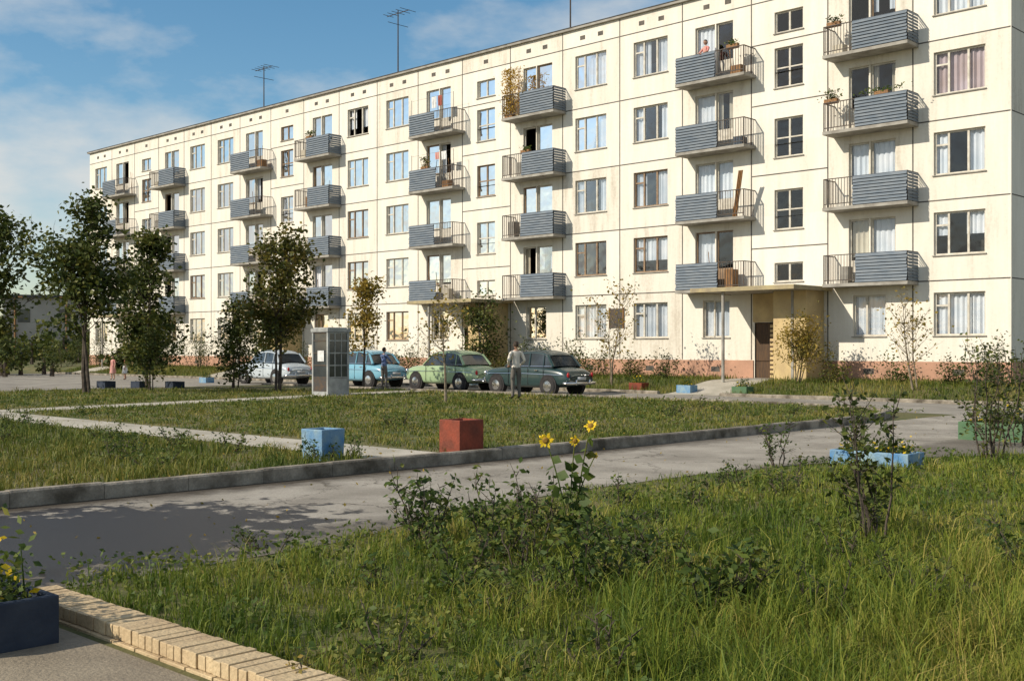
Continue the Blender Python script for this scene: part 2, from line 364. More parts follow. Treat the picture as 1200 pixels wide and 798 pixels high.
# ---------------------------------------------------------------- building
BL = empty('apartment_building', SITE)
LEN = 64.2; TOP = 15.45
wall = MB(); fr = MB(); gl = MB(); cu = MB(); seam = MB()
def window(u0, u1, z0, z1, kind, rng):
    dp = -.15
    wall.quad([(u0,0,z0),(u1,0,z0),(u1,dp,z0),(u0,dp,z0)]); wall.quad([(u0,0,z1),(u1,0,z1),(u1,dp,z1),(u0,dp,z1)])
    wall.quad([(u0,0,z0),(u0,0,z1),(u0,dp,z1),(u0,dp,z0)]); wall.quad([(u1,0,z0),(u1,0,z1),(u1,dp,z1),(u1,dp,z0)])
    mi = 0 if rng.random() < .82 else 1
    fw = .06; y0, y1 = -.15, -.085
    fr.box(u0+.002,u0+fw,y0,y1,z0+.002,z1-.002,mi); fr.box(u1-fw,u1-.002,y0,y1,z0+.002,z1-.002,mi)
    fr.box(u0+fw,u1-fw,y0,y1,z0+.002,z0+fw,mi); fr.box(u0+fw,u1-fw,y0,y1,z1-fw,z1-.002,mi)
    def mull(f): 
        c = u0+(u1-u0)*f; fr.box(c-.035,c+.035,y0,y1+.004,z0+fw,z1-fw,mi); return c
    if kind == 'W':
        a = mull(.34); c = mull(.72)
        zt = z0+(z1-z0)*.7; fr.box(c+.035,u1-fw,y0,y1-.003,zt-.03,zt+.03,mi)
    elif kind == 'S':
        mull(.5)
        if z1-z0 > 1: fr.box(u0+fw,u1-fw,y0,y1-.004,(z0+z1)/2-.025,(z0+z1)/2+.025,mi)
    elif kind == 'w2': 
        a = mull(.6)
    elif kind == 'D':
        zt = z0+.75; fr.box(u0+fw,u1-fw,y0,y1-.003,z0+fw,zt,mi)
    openw = kind in 'W' and rng.random() < .08
    if not (openw or (kind == 'D' and rng.random() < .35)):
        tl = rng.uniform(-.012, .012)
        gl.quad([(u0+fw,-.118+tl,z0+fw),(u1-fw,-.118-tl,z0+fw),(u1-fw,-.118-tl,z1-fw),(u0+fw,-.118+tl,z1-fw)])
    fr.box(u0-.04,u1+.04,-.02,.05,z0-.035,z0-.002,2)
    if kind in ('W', 'w2', 'w') or (kind == 'D' and rng.random() < .5):
        t = rng.random(); cm = 0 if rng.random() < .8 else rng.choice([1, 1, 2])
        parts = []
        if t < .55: parts = [(u0, u1)]
        elif t < .93:
            g = rng.uniform(.25, .44); parts = [(u0, u0+(u1-u0)*g), (u1-(u1-u0)*g*rng.uniform(.6, 1.1), u1)]
        zb = z0-.1 if rng.random() < .8 else z0+(z1-z0)*rng.uniform(.2, .5)
        for a, c in parts:
            n = max(6, int((c-a)*16)); ph = rng.uniform(0, 6)
            pts = [(a+(c-a)*k/n, -.23+.035*math.sin(k*2.1+ph)+.015*rng.uniform(-1, 1)) for k in range(n+1)]
            for p, q in zip(pts[:-1], pts[1:]): cu.quad([(p[0],p[1],zb),(q[0],q[1],zb),(q[0],q[1],z1+.05),(p[0],p[1],z1+.05)], cm)
rg = random.Random(21)
BAL = []
for i in range(20):
    c = 1.7+3.2*i; e0 = c-1.6 if i else 0.0; e1 = c+1.6 if i < 19 else LEN
    k = i % 5; rects = []
    if k == 2:
        rects = [(c-.6,c+.6,4.1,4.82,'S'),(c-.6,c+.6,6.05,7.55,'S'),(c-.6,c+.6,8.75,10.22,'S'),(c-.6,c+.6,11.35,12.85,'S'),(c-.6,c+.6,13.4,14.2,'S'),(c+.15,c+1.45,.5,2.6,'X')]
    elif k in (1, 3):
        s = 1 if k == 1 else -1
        rects.append((c-.62, c+.62, 2.05, 3.5, 'w2'))
        for f in range(1, 5):
            zf = 1.2+2.7*f
            a, b_ = sorted((c+s*.0, c+s*.78)); rects.append((a, b_, zf+.1, zf+2.3, 'D'))
            a, b_ = sorted((c-s*.98, c-s*.05)); rects.append((a, b_, zf+.85, zf+2.3, 'w'))
            BAL.append((i, f, c, s))
    else:
        for f in range(5):
            rects.append((c-.87, c+.87, 2.05+2.7*f, 3.5+2.7*f, 'W'))
    xs = sorted({e0, e1, *[r[0] for r in rects], *[r[1] for r in rects]}); zs = sorted({-.3, TOP, *[r[2] for r in rects], *[r[3] for r in rects]})
    for xa, xb in zip(xs[:-1], xs[1:]):
        for za, zb in zip(zs[:-1], zs[1:]):
            mx, mz = (xa+xb)/2, (za+zb)/2
            if any(r[0] < mx < r[1] and r[2] < mz < r[3] for r in rects): continue
            wall.quad([(xa,0,za),(xb,0,za),(xb,0,zb),(xa,0,zb)])
    for r in rects:
        if r[4] != 'X': window(r[0], r[1], r[2], r[3], r[4], rg)
    if i: seam.box(e0-.022, e0+.022, -.02, .006, 1.19, TOP-.02)
    if k != 2:
        for f in range(1, 6): seam.box(e0+.022, e1-.022, -.02, .004, 1.2+2.7*f-.022, 1.2+2.7*f+.022)
    else:
        for z in (5.4, 8.15, 10.8, 13.1, 14.7): seam.box(e0+.022, e1-.022, -.02, .004, z-.022, z+.022)
    for o in ((-.55, .45) if k != 2 else (0,)):
        seam.box(c+o-.14, c+o+.14, -.1, .007, 14.96, 15.14)
    if k == 2:
        wall.box(e0, c+.15-.05, -.02, .045, -.3, 1.17, 1); wall.box(c+1.5, e1, -.02, .045, -.3, 1.17, 1)
    else: 
        wall.box(e0, e1, -.02, .045, -.3, 1.17, 1)
        seam.box(c-.2, c+.2, -.02, .05, .72, .92)
DEP = -11.5
wall.quad([(0,0,-.3),(0,DEP,-.3),(0,DEP,TOP),(0,0,TOP)]); wall.quad([(LEN,0,-.3),(LEN,DEP,-.3),(LEN,DEP,TOP),(LEN,0,TOP)])
wall.quad([(0,DEP,-.3),(LEN,DEP,-.3),(LEN,DEP,TOP),(0,DEP,TOP)])
wall.box(-.04,-.0,DEP,-.02,-.3,1.17,1)
seam.box(-.006, .0, -5.77, -5.73, 1.19, TOP-.02)
for f in range(1, 6): seam.box(-.004, 0, DEP+.02, -.03, 1.2+2.7*f-.018, 1.2+2.7*f+.018)
wall.obj('walls', [M['wall'], M['plinth']], parent=BL)
fr.obj('window_frames', [M['frame'], M['framebr'], M['concrete']], parent=BL)
gl.obj('window_glass', [M['glass']], parent=BL)
cu.obj('curtains', [M['curtain'], M['curtain2'], M['curtain3']], parent=BL)
seam.obj('panel_seams', [M['seam']], parent=BL)
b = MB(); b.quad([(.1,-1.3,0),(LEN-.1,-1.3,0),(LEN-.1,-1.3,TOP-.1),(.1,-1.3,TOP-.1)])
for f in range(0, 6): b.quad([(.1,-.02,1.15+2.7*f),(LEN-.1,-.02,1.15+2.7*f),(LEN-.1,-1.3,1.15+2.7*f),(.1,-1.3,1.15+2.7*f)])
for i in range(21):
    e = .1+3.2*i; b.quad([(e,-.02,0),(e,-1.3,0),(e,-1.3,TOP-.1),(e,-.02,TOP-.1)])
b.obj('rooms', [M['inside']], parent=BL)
b = MB(); b.box(-.12, LEN+.12, DEP-.1, .14, TOP+.002, TOP+.10, 0); b.box(-.14, LEN+.14, DEP-.12, .165, TOP+.102, TOP+.13, 1)
for u, v in ((6,-4),(13,-3.2),(22.5,-3),(24.2,-6),(33,-5),(40,-3.4),(41,-3.4),(50,-4),(57,-4)):
    b.box(u-.35, u+.35, v-.3, v+.3, TOP+.13, TOP+.75, 2); b.box(u-.42, u+.42, v-.37, v+.37, TOP+.752, TOP+.82, 1)
b.obj('roof', [M['concrete'], M['roof'], M['concrete']], parent=BL)
def antenna(u, v, h):
    b = MB(); b.tube([(u, v, TOP), (u, v, TOP+h)], [.04, .03], 6)
    z = TOP+h-.15
    b.tube([(u-.9, v, z), (u+.9, v, z)], [.022, .022], 5)
    for k in range(5): 
        x = u-.8+.4*k; l = .55-.05*k; b.tube([(x, v-l, z+.02), (x, v+l, z+.02)], [.015, .015], 4)
    b.tube([(u, v-.7, z-.6), (u, v+.7, z-.6)], [.016, .016], 4)
    b.obj('antenna', [M['iron']], parent=BL)
antenna(45.4, -2, 3.4); antenna(32.8, -2, 4.2); antenna(20.6, -2, 5.0)
bal = MB()
for i, f, c, s in BAL:
    z = 1.2+2.7*f; cc = c-.22; u0, u1 = cc-1.58, cc+1.58; y = .82
    bal.box(u0, u1, .004, y, z-.12, z, 0)
    bal.box(u0+.003, u1-.003, y+.002, y+.02, z-.115, z-.005, 0)
    rt = z+1.02
    bal.box(u0+.02, u1-.02, y-.05, y-.01, rt-.03, rt, 3)
    bal.box(u0+.02, u0+.06, .01, y-.05, rt-.03, rt, 3); bal.box(u1-.06, u1-.02, .01, y-.05, rt-.03, rt, 3)
    bal.box(u0+.02, u1-.02, y-.045, y-.015, z+.10, z+.13, 3)
    for uu in (u0+.04, u1-.04): bal.box(uu-.018, uu+.018, y-.048, y-.012, z, rt-.03, 3)
    pl = 1.95+rg.uniform(-.1, .1)
    if s > 0: pa, pb = u0+.03, u0+pl
    else: pa, pb = u1-pl, u1-.03
    n = 9
    for q in range(n):
        za = z+.02+q*.11; mi = 1
        a = y+.0; jl = rg.uniform(-.02, .02)
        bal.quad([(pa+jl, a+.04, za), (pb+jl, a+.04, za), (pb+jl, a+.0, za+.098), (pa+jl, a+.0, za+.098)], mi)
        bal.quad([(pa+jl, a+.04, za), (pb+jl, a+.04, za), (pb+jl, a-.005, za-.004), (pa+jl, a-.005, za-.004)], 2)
        if s > 0:
            bal.quad([(u0-.02, a, za), (u0-.02, .03, za), (u0+.01, .03, za+.10), (u0+.01, a, za+.10)], mi)
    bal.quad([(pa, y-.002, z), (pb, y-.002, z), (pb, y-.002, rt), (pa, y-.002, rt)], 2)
    qa, qb = (pb, u1-.06) if s > 0 else (u0+.06, pa)
    x = qa+.1
    while x < qb: bal.box(x-.008, x+.008, y-.038, y-.022, z+.13, rt-.03, 3); x += .115
    side = [u1-.04] + ([u0+.04] if s < 0 else [])
    for sx in side:
        yy = .1
        while yy < y-.06: bal.box(sx-.008, sx+.008, yy-.008, yy+.008, z+.0, rt-.03, 3); yy += .115
    if rg.random() < .6:
        x = rg.uniform(qa+.1, qb-.5); h = rg.uniform(.3, .8); bal.box(x, x+rg.uniform(.3, .5), .25, .6, z+.002, z+h, rg.choice([0, 2, 4, 5]))
    if rg.random() < .4:
        x = rg.uniform(u0+.3, u1-.5); bal.tube([(x, .1, z), (x+.15, .12, z+1.5)], [.02, .015], 5, 4)
bal.obj('balconies', [M['concrete'], M['slat'], M['slat2'], M['iron'], M['wood'], M['curtain2']], parent=BL)

en = MB()
for i in (2, 7, 12, 17):
    c = 1.7+3.2*i; u0, u1 = c-1.75, c+2.5
    en.box(u0, u1, .01, 2.65, 3.70, 3.80, 3)
    en.box(u0-.03, u1+.03, 2.652, 2.69, 3.68, 3.83, 1); en.box(u0-.032, u0-.002, .01, 2.65, 3.68, 3.83, 1); en.box(u1+.002, u1+.032, .01, 2.65, 3.68, 3.83, 1)
    en.tube([(c+1.25, 2.45, .0), (c+1.25, 2.45, 3.70)], [.06, .06], 10, 2)
    en.box(c-1.45, c-.2, 1.15, 1.27, gz(1.2)-.1, 3.70, 0)
    en.box(c-.95, c-.85, 1.272, 1.29, gz(1.2), 3.69, 2)
    en.box(c-1.45, c-1.33, .01, 1.15, gz(1.2)-.1, 3.698, 0)
    en.box(c-.2, c-.12, .01, 1.27, .3, 3.697, 0)
    en.box(c-.12, c+.10, .30, .38, .3, 3.69, 0)
    en.box(c+.10, c+1.5, .01, .06, 2.62, 3.69, 4)
    en.box(c+.80, c+1.45, -.12, -.06, .5, 2.58, 5)
    en.obox(Matrix.Translation((c+.42, .20, 1.52)), .5, .05, 2.1, 5)
    for k in range(12):
        en.obox(Matrix.Translation((c+.42, .235, .58+k*.17)), .44, .02, .10, 0)
    en.box(c-.1, c+1.6, .06, 1.5, .28, .5, 3)
    en.box(c-.1, c+1.6, 1.5, 1.85, .28, .37, 3)
en.obj('entrances', [M['yellow'], M['canopy'], M['concrete'], M['concrete'], M['yellow'], M['darkwood']], parent=BL)
b = MB(); b.box(15.9,16.6,.01,.05,2.5,3.3,0); b.box(15.86,15.9,.01,.07,2.46,3.34,1); b.box(16.6,16.64,.01,.07,2.46,3.34,1)
b.obj('notice_board', [M['iron'], M['wood']], parent=BL)

# ---------------------------------------------------------------- vegetation
def grow(mb, rng, p, d, length, r, depth, tips, kids=4, upb=.12):
    n = 5; pts = [p.copy()]; q = p.copy(); dd = d.copy()
    for k in range(n):
        dd = (dd + Vector((rng.gauss(0, .12), rng.gauss(0, .12), rng.gauss(0, .06)+upb))).normalized()
        q = q + dd*length/n; pts.append(q.copy())
    mb.tube(pts, [r*(1-.75*k/n) for k in range(n+1)], 5 if depth else 4, 0, False)
    if depth == 0:
        tips += pts[1:]
    else:
        tips += pts[3:]
        for k in range(kids):
            t = rng.uniform(.25, 1.0); j = min(n-1, int(t*n)); bp = pts[j].lerp(pts[j+1], t*n-j)
            ax = Vector((rng.gauss(0, 1), rng.gauss(0, 1), rng.gauss(0, .5)+.15)).normalized()
            nd = (dd*.7+ax*.8).normalized()
            grow(mb, rng, bp, nd, length*rng.uniform(.35, .6), r*.45, depth-1, tips, kids, upb)
def tree(name, x, y, H, Rr, cb, nleaf, ls, lm, seed, bark='bark', z=None, stems=1, limbs=16, sig=.2, lean=0, r0=None):
    rng = random.Random(seed); mb = MB(); tips = []
    for s in range(stems):
        p = Vector((rng.uniform(-.15, .15)*(stems > 1), rng.uniform(-.15, .15)*(stems > 1), -.05)); n = 8
        Hs = H*(1 if s == 0 else rng.uniform(.7, .92)); r = (r0 or H*.011)*(1 if s == 0 else .75)
        pts = [p.copy()]; dd = Vector((lean+rng.gauss(0, .1)*(stems > 1), rng.gauss(0, .1)*(stems > 1), 1)).normalized()
        for k in range(n):
            dd = (dd + Vector((rng.gauss(0, .05), rng.gauss(0, .05), .08))).normalized(); pts.append(pts[-1]+dd*Hs*.92/n)
        mb.tube(pts, [r*(1.15-1.0*k/n) for k in range(n+1)], 7, 0, False)
        for l in range(limbs):
            t = cb/H + (1-cb/H)*rng.random()**.9; t = min(.98, t)
            j = min(n-1, int(t*n)); bp = pts[j].lerp(pts[j+1], t*n-j)
            tt = (t-cb/H)/(1-cb/H)
            Lr = Rr*(math.sin(math.pi*min(1, .18+.82*tt))**.7*.9+.15)*rng.uniform(.5, 1.3)
            a = l*2.4+rng.uniform(-.5, .5)
            d = Vector((math.cos(a), math.sin(a), rng.uniform(.3, .9)+.5*tt)).normalized()
            grow(mb, rng, bp, d, Lr, r*.35, 1, tips, 3)
        tips += pts[-2:]
    anchors = [t + Vector((rng.gauss(0, .08), rng.gauss(0, .08), rng.gauss(0, .08))) for t in tips]
    w = [rng.random()**2.2+.04 for _ in anchors]
    for t in rng.choices(anchors, w, k=nleaf):
        mb.leaf(t+Vector((rng.gauss(0, sig), rng.gauss(0, sig), rng.gauss(0, sig*.8)-.03)), ls, rng, 1, .3, .7)
    if z is None:
        u, v = UV(x, y); z = gz(v) if v < 6 else (.1 if v > 10.4 and u > -2.3 else 0)
    return mb.obj(name, [M[bark], M[lm]], matrix=Matrix.Translation((x, y, z)))
tree('maple_tree', -14.3, 38.6, 6.6, 1.75, 1.9, 5600, .18, 'leafdk', 3, stems=2, limbs=18, sig=.21)
tree('maple_tree', -13.9, 43.5, 6.1, 1.65, .9, 5600, .18, 'leafdk', 5, stems=2, limbs=19, sig=.23)
tree('maple_tree', -20.4, 44, 6.9, 1.9, 1.8, 5200, .19, 'leafdk', 8, stems=2, limbs=18, sig=.26)
tree('maple_tree', -8.4, 41.5, 5.7, 1.6, 1.7, 5200, .165, 'leaf', 11, stems=2, limbs=17, sig=.19)
tree('young_tree', -10.8, 44.5, 3.4, 1.1, .3, 3000, .14, 'leafdk', 12, stems=3, limbs=10)
tree('young_tree', -12.9, 40.9, 2.4, .9, .2, 1700, .13, 'leafdk', 42, stems=3, limbs=9)
tree('young_tree', -5.9, 45.5, 4.4, .95, 1.5, 1900, .14, 'leafyl', 13, limbs=14, bark='bark')
tree('young_tree', -1.9, 32.8, 2.9, .75, 1.1, 380, .10, 'leafyl', 14, limbs=12, bark='barklt', r0=.04)
tree('young_tree', 3.7, 44.3, 3.9, 1.3, 1.0, 420, .12, 'leafyl', 15, limbs=18, bark='barklt', r0=.035, stems=2)
tree('young_tree', 12.7, 36.2, 3.0, .95, .8, 380, .10, 'leafyl', 16, limbs=20, bark='barklt', r0=.035, stems=2)
tree('climbing_shrub', -1.4, 51.0, 3.8, 1.2, .3, 2600, .13, 'leafdk', 17, stems=4, limbs=10)
tree('young_tree', -8.6, 62, 3.6, 1.0, .8, 1600, .16, 'leaf', 19, limbs=14)
tree('autumn_shrub', 9.9, 39.9, 2.3, .95, .3, 3200, .085, 'leafyl', 20, stems=5, limbs=9, sig=.13)
tree('young_tree', -12.2, 57, 4.2, 1.3, .8, 2600, .16, 'leafdk', 22, limbs=14, stems=2)
def bush(name, x, y, H, Rr, nst, nleaf, ls, lm, seed, z=None, asp=.55, bark='bark', lo=.2, sig=.05):
    rng = random.Random(seed); mb = MB(); tips = []
    for s in range(nst):
        a = rng.uniform(0, 6.28); rr = Rr*rng.random()**.5
        p = Vector((math.cos(a)*rr*.35, math.sin(a)*rr*.35, -.02)); h = H*rng.uniform(.45, 1.08)
        e = Vector((math.cos(a)*rr, math.sin(a)*rr, h)); n = 6
        pts = [p.lerp(e, k/n)+Vector((rng.gauss(0, .02), rng.gauss(0, .02), 0))*(k > 0)*H for k in range(n+1)]
        mb.tube(pts, [.006*(1.2-k/n)*(1+H*.6) for k in range(n+1)], 4, 0, False)
        for k in range(60):
            t = lo+(1-lo)*rng.random(); j = min(n-1, int(t*n)); tips.append(pts[j].lerp(pts[j+1], t*n-j))
        for k in range(5):
            t = rng.uniform(lo, .95); j = int(t*n); q = pts[j].lerp(pts[j+1], t*n-j)
            d = Vector((rng.gauss(0, 1), rng.gauss(0, 1), .9)).normalized(); l = H*rng.uniform(.1, .28)
            mb.tube([q, q+d*l*.5, q+d*l], [.005, .004, .002], 3, 0, False)
            tips += [q+d*l*f for f in (.3, .5, .7, .85, 1, 1)]*3
    for t in rng.choices(tips, k=nleaf):
        mb.leaf(t+Vector((rng.gauss(0, sig), rng.gauss(0, sig), rng.gauss(0, sig))), ls, rng, 1, .2, asp)
    if z is None:
        u, v = UV(x, y); z = gz(v) if v < 6 else (.1 if v > 10.4 and u > -2.3 else 0)
    return mb.obj(name, [M[bark], M[lm]], matrix=Matrix.Translation((x, y, z)))
rs = random.Random(99)
for u, v, H, lm in ((3.2,1.3,.9,'leafdk'),(1.2,1.5,.8,'leafdk'),(-.6,1.9,1.6,'leafdk'),(5.2,2.2,.9,'leaf'),(12.6,1.5,1.0,'leafdk'),(14.2,1.6,.9,'leaf'),(16.5,1.5,1.7,'leafdk'),(17.9,1.2,1.1,'leaf'),
                    (19.6,1.6,1.6,'leafdk'),(21.3,1.8,1.2,'leaf'),(28,1.5,1.6,'leafdk'),(30.5,1.6,1.3,'leaf'),(33,1.5,2.0,'leafdk'),(36,1.7,1.5,'leafdk'),(43,2,1.6,'leaf'),(46,2,2.4,'leafdk'),(50,2,2.0,'leafdk'),(54,2,1.8,'leaf'),(59,2,2.4,'leafdk'),(63,2.5,2.2,'leafdk')):
    p = W(u, v); bush('shrub', p.x, p.y, H, H*.75, 9, int(700*H), .10, lm, int(u*10)+500, sig=.14, lo=.1)
bush('rose_bush', 6.9, 16.6, 1.8, .9, 9, 620, .075, 'leafdk', 31, sig=.05)
bush('rose_bush', 8.3, 18.9, 1.6, 1.0, 9, 800, .085, 'leafdk', 32, sig=.08)
bush('rose_bush', 3.0, 9.4, 1.25, .42, 7, 480, .07, 'leafdk', 33, sig=.03, lo=.35)
bush('rose_bush', 3.15, 9.9, .7, .5, 6, 300, .06, 'leafdk', 53, sig=.04, lo=.1)
bush('weed_plant', 2.6, 7.2, .35, .45, 7, 220, .045, 'leafdk', 34, sig=.03)
bush('weed_plant', -.65, 9.3, .72, .38, 10, 480, .065, 'weed', 35, sig=.03)
bush('weed_plant', -.1, 8.8, .62, .40, 9, 420, .06, 'weed', 36, sig=.03)
bush('weed_plant', .25, 9.5, .6, .3, 7, 300, .06, 'weed', 54, sig=.03)
bush('weed_plant', -.35, 8.1, .38, .4, 8, 380, .055, 'weed', 46, sig=.035)
bush('weed_plant', .55, 7.5, .50, .45, 9, 420, .065, 'weed', 37, sig=.04)
bush('weed_plant', 1.2, 6.95, .46, .42, 9, 460, .065, 'weed', 38, sig=.04)
bush('weed_plant', 1.05, 8.0, .42, .4, 8, 340, .055, 'weed', 39, sig=.035)
bush('weed_plant', -.1, 7.3, .26, .4, 8, 330, .05, 'weed', 40, sig=.035)
bush('weed_plant', .75, 9.1, .42, .4, 7, 300, .055, 'weed', 47, sig=.035)
bush('weed_plant', 3.6, 15.6, .8, .25, 6, 220, .055, 'weed', 41, sig=.03)
bush('weed_plant', 5.2, 17.4, .95, .3, 6, 220, .055, 'weed', 42, sig=.03)
bush('weed_plant', -1.9, 9.0, .16, .5, 7, 220, .035, 'weed', 44, sig=.03)
bush('weed_plant', -2.4, 15.2, .35, .5, 8, 300, .05, 'weed', 43, sig=.04)
bush('weed_plant', 3.6, 7.8, .45, .5, 7, 260, .05, 'weed', 45, sig=.03)
bush('weed_plant', -1.0, 5.45, .12, .12, 5, 120, .035, 'leafyl', 48, sig=.02)
for k in range(26):
    y = rs.uniform(5.6, 13.5); a = rs.uniform(-.12, .48)*y
    uu, vv = UV(a, y)
    if vv > 34.3 or uu > -6: continue
    bush('weed_plant', a, y, rs.uniform(.14, .42), .26, 6, 120, .045, 'weed', 200+k, sig=.03)
for k in range(36):
    vv = rs.uniform(14, 36); uu = rs.uniform(-2, 12)
    if 26 < vv < 28.3: continue
    p = W(uu, vv); bush('weed_plant', p.x, p.y, rs.uniform(.15, .38), .35, 6, 160, .055, 'weed', 300+k, sig=.06)
def sunflower(x, y):
    rng = random.Random(4); mb = MB()
    heads = [((-.20, -.02, .87), .05), ((.155, -.1, .99), .042), ((.03, -.08, .87), .035), ((.20, .05, .74), .022)]
    for k, (h, r) in enumerate(heads):
        h = Vector(h); b0 = Vector((rng.uniform(-.04, .04), rng.uniform(-.04, .04), 0)); n = 8; pts = []
        for j in range(n+1):
            t = j/n; p = b0.lerp(h, t); p.x = b0.x+(h.x-b0.x)*t**1.8; p.y = b0.y+(h.y-b0.y)*t**1.8; pts.append(p)
        mb.tube(pts, [.007*(1.2-.6*j/n) for j in range(n+1)], 6, 0, False)
        f = Vector((rng.uniform(-.5, .3), -1, rng.uniform(-.2, .8))).normalized(); a = f.cross(Vector((0, 0, 1))).normalized(); c = a.cross(f)
        n2 = 13
        mb.tube([h-f*.015, h+f*.006, h+f*.014], [r*.4, r*.55, r*.3], 12, 2)
        for q in range(n2):
            t = 2*math.pi*q/n2+rng.uniform(-.15, .15); dr = a*math.cos(t)+c*math.sin(t); sd = a*-math.sin(t)+c*math.cos(t)
            rl = r*rng.uniform(.95, 1.5); w = r*.22; i0 = len(mb.v); bd = f*rng.uniform(-.02, .012)
            mb.v += [tuple(h+dr*r*.45-sd*w*.5), tuple(h+dr*rl*.75-sd*w+f*.006), tuple(h+dr*rl+bd), tuple(h+dr*rl*.75+sd*w+f*.006), tuple(h+dr*r*.45+sd*w*.5)]
            mb.f.append((i0, i0+1, i0+2, i0+3, i0+4)); mb.m.append(3)
        for q in range(15):
            t = rng.uniform(.12, .95); j = int(t*n); p = pts[j].lerp(pts[min(n, j+1)], t*n-j)
            mb.leaf(p, .13*(1.2-.6*t), rng, 1, .35, .75)
    mb.obj('sunflower', [M['weed'], M['weed'], M['seed'], M['petal']], matrix=Matrix.Translation((x, y, 0)))
sunflower(.47, 9.2)

# ---------------------------------------------------------------- grass
def blades(name, P, Z, H, Wd, mat, seed, lean=.45):
    rng = np.random.default_rng(seed); n = len(P)
    a = rng.uniform(0, 2*np.pi, n); pa = np.stack([np.cos(a), np.sin(a), np.zeros(n)], 1)
    b = rng.uniform(0, 2*np.pi, n); ln = np.stack([np.cos(b), np.sin(b), np.zeros(n)], 1)*(rng.uniform(.1, 1, n)*lean)[:, None]
    base = np.stack([P[:, 0], P[:, 1], Z-.01], 1); up = np.array([0, 0, 1.])
    H = H[:, None]; w = (Wd*rng.uniform(.6, 1.3, n))[:, None]
    V = np.empty((n, 5, 3))
    V[:, 0] = base-pa*w/2; V[:, 1] = base+pa*w/2
    mid = base+ln*H*.3+up*H*.6
    V[:, 2] = mid-pa*w*.38; V[:, 3] = mid+pa*w*.38; V[:, 4] = base+ln*H+up*H*(1-.25*np.linalg.norm(ln, axis=1)[:, None])
    idx = np.array([0, 1, 3, 0, 3, 2, 2, 3, 4])[None]+(np.arange(n)*5)[:, None]
    me = bpy.data.meshes.new(name); me.vertices.add(n*5); me.vertices.foreach_set('co', V.ravel())
    me.loops.add(n*9); me.loops.foreach_set('vertex_index', idx.ravel().astype(np.int32))
    me.polygons.add(n*3); me.polygons.foreach_set('loop_start', np.arange(0, n*9, 3, dtype=np.int32))
    me.materials.append(mat); me.update(calc_edges=True)
    o = bpy.data.objects.new(name, me); col.objects.link(o)
Mi = np.array(SI)
def uvs(P): 
    q = P@Mi[:2, :2].T+Mi[:2, 3]; return q[:, 0], q[:, 1]
def nzf(P, s, seed=0):
    return np.array([mnoise.noise(Vector((p[0]*s, p[1]*s, seed))) for p in P])
def inpoly(u, v, poly):
    ins = np.zeros(len(u), bool); n = len(poly); j = n-1
    for i in range(n):
        xi, yi = poly[i]; xj, yj = poly[j]
        c = ((yi > v) != (yj > v)) & (u < (xj-xi)*(v-yi)/(yj-yi+1e-12)+xi)
        ins ^= c; j = i
    return ins
g = np.random.default_rng(5)
n = 260000; z = 4.4+g.random(n)**1.15*16; x = (g.random(n)*2-1)*(z*.58); P = np.stack([x, z], 1)
u, v = uvs(P)
eu = u+.16*np.sin(v*3.1)+.1*np.sin(v*7.7)+.05*np.sin(v*19); ev = v+.1*np.sin(u*4)
m = (~inpoly(eu, ev, ROAD_POLY)) & (v < 34.5) & (u < -5.4) & (v > 10)
P = P[m]; nz = nzf(P, .8); nz2 = nzf(P, 3.5, 4); nz3 = nzf(P, 9, 8)
u, v = uvs(P)
edge = np.clip((-u-6.2)/1.2, 0, 1)
right = np.clip((P[:, 0]+.2)/2.2, 0, 1)*np.clip((10-P[:, 1])/4, 0, 1)
H = (.06+.07*np.clip(nz+.2, 0, 1)+.13*np.clip(nz2, 0, 1)+.15*right*np.clip(.75+nz2, .3, 1.5))*(.5+.5*edge)*g.lognormal(0, .4, len(P)); H = np.clip(H, .02, .50)
k = g.random(len(P)) < np.clip(.70+nz2*.9+nz3*.8, .05, 1); P = P[k]; H = H[k]
blades('grass', P, np.zeros(len(P)), H, .0062*(.6+P[:, 1]/12), M['grass'], 1, 1.0)
rl = random.Random(3); b = MB()
for k in range(50000):
    y = 4.8+rl.random()**1.1*14; x = rl.uniform(-.45, .55)*y
    uu, vv = UV(x, y)
    if vv > 34.4 or uu > -6.0+.15*math.sin(vv*3) or vv < 20.4: continue
    if mnoise.noise(Vector((x*1.6, y*1.6, 7)))+.5*mnoise.noise(Vector((x*6, y*6, 2))) < rl.uniform(-.15, .3): continue
    b.leaf(Vector((x, y, rl.uniform(.01, .10))), .048*(.7+y*.035), rl, 0, -.2, .6)
b.obj('ground_cover', [M['cover']])
b = MB()
for k in range(50000):
    y = 11+rl.random()*26; x = rl.uniform(-.5, .4)*y
    uu, vv = UV(x, y)
    if uu < -2.2 or vv < 10.6 or 26.4 < vv < 28.0: continue
    c2 = 13.2+(26.5-vv)*3/16
    if vv < 26.5 and c2 < uu < c2+1.4: continue
    if mnoise.noise(Vector((x*.8, y*.8, 7)))+.5*mnoise.noise(Vector((x*3, y*3, 2))) < rl.uniform(-.1, .35): continue
    b.leaf(Vector((x, y, .1+rl.uniform(.01, .08))), .06*(.6+y*.02), rl, 0, -.2, .6)
b.obj('ground_cover', [M['cover']])
n = 230000; z = 9.5+g.random(n)**1.1*33; x = (g.random(n)*2-1)*(z*.54); P = np.stack([x, z], 1)
u, v = uvs(P)
m = inpoly(u, v, LAWN) & ~((v > 26.5+.08*np.sin(u*3)) & (v < 27.9+.08*np.sin(u*2.3))) 
c2 = 13.2+(26.5-v)*3/16; m &= ~((v < 26.5) & (u > c2) & (u < c2+1.3)) & (u < 45)
P = P[m]; nz = nzf(P, .5, 2); nz2 = nzf(P, 2.2, 4); uu, vv = uvs(P)
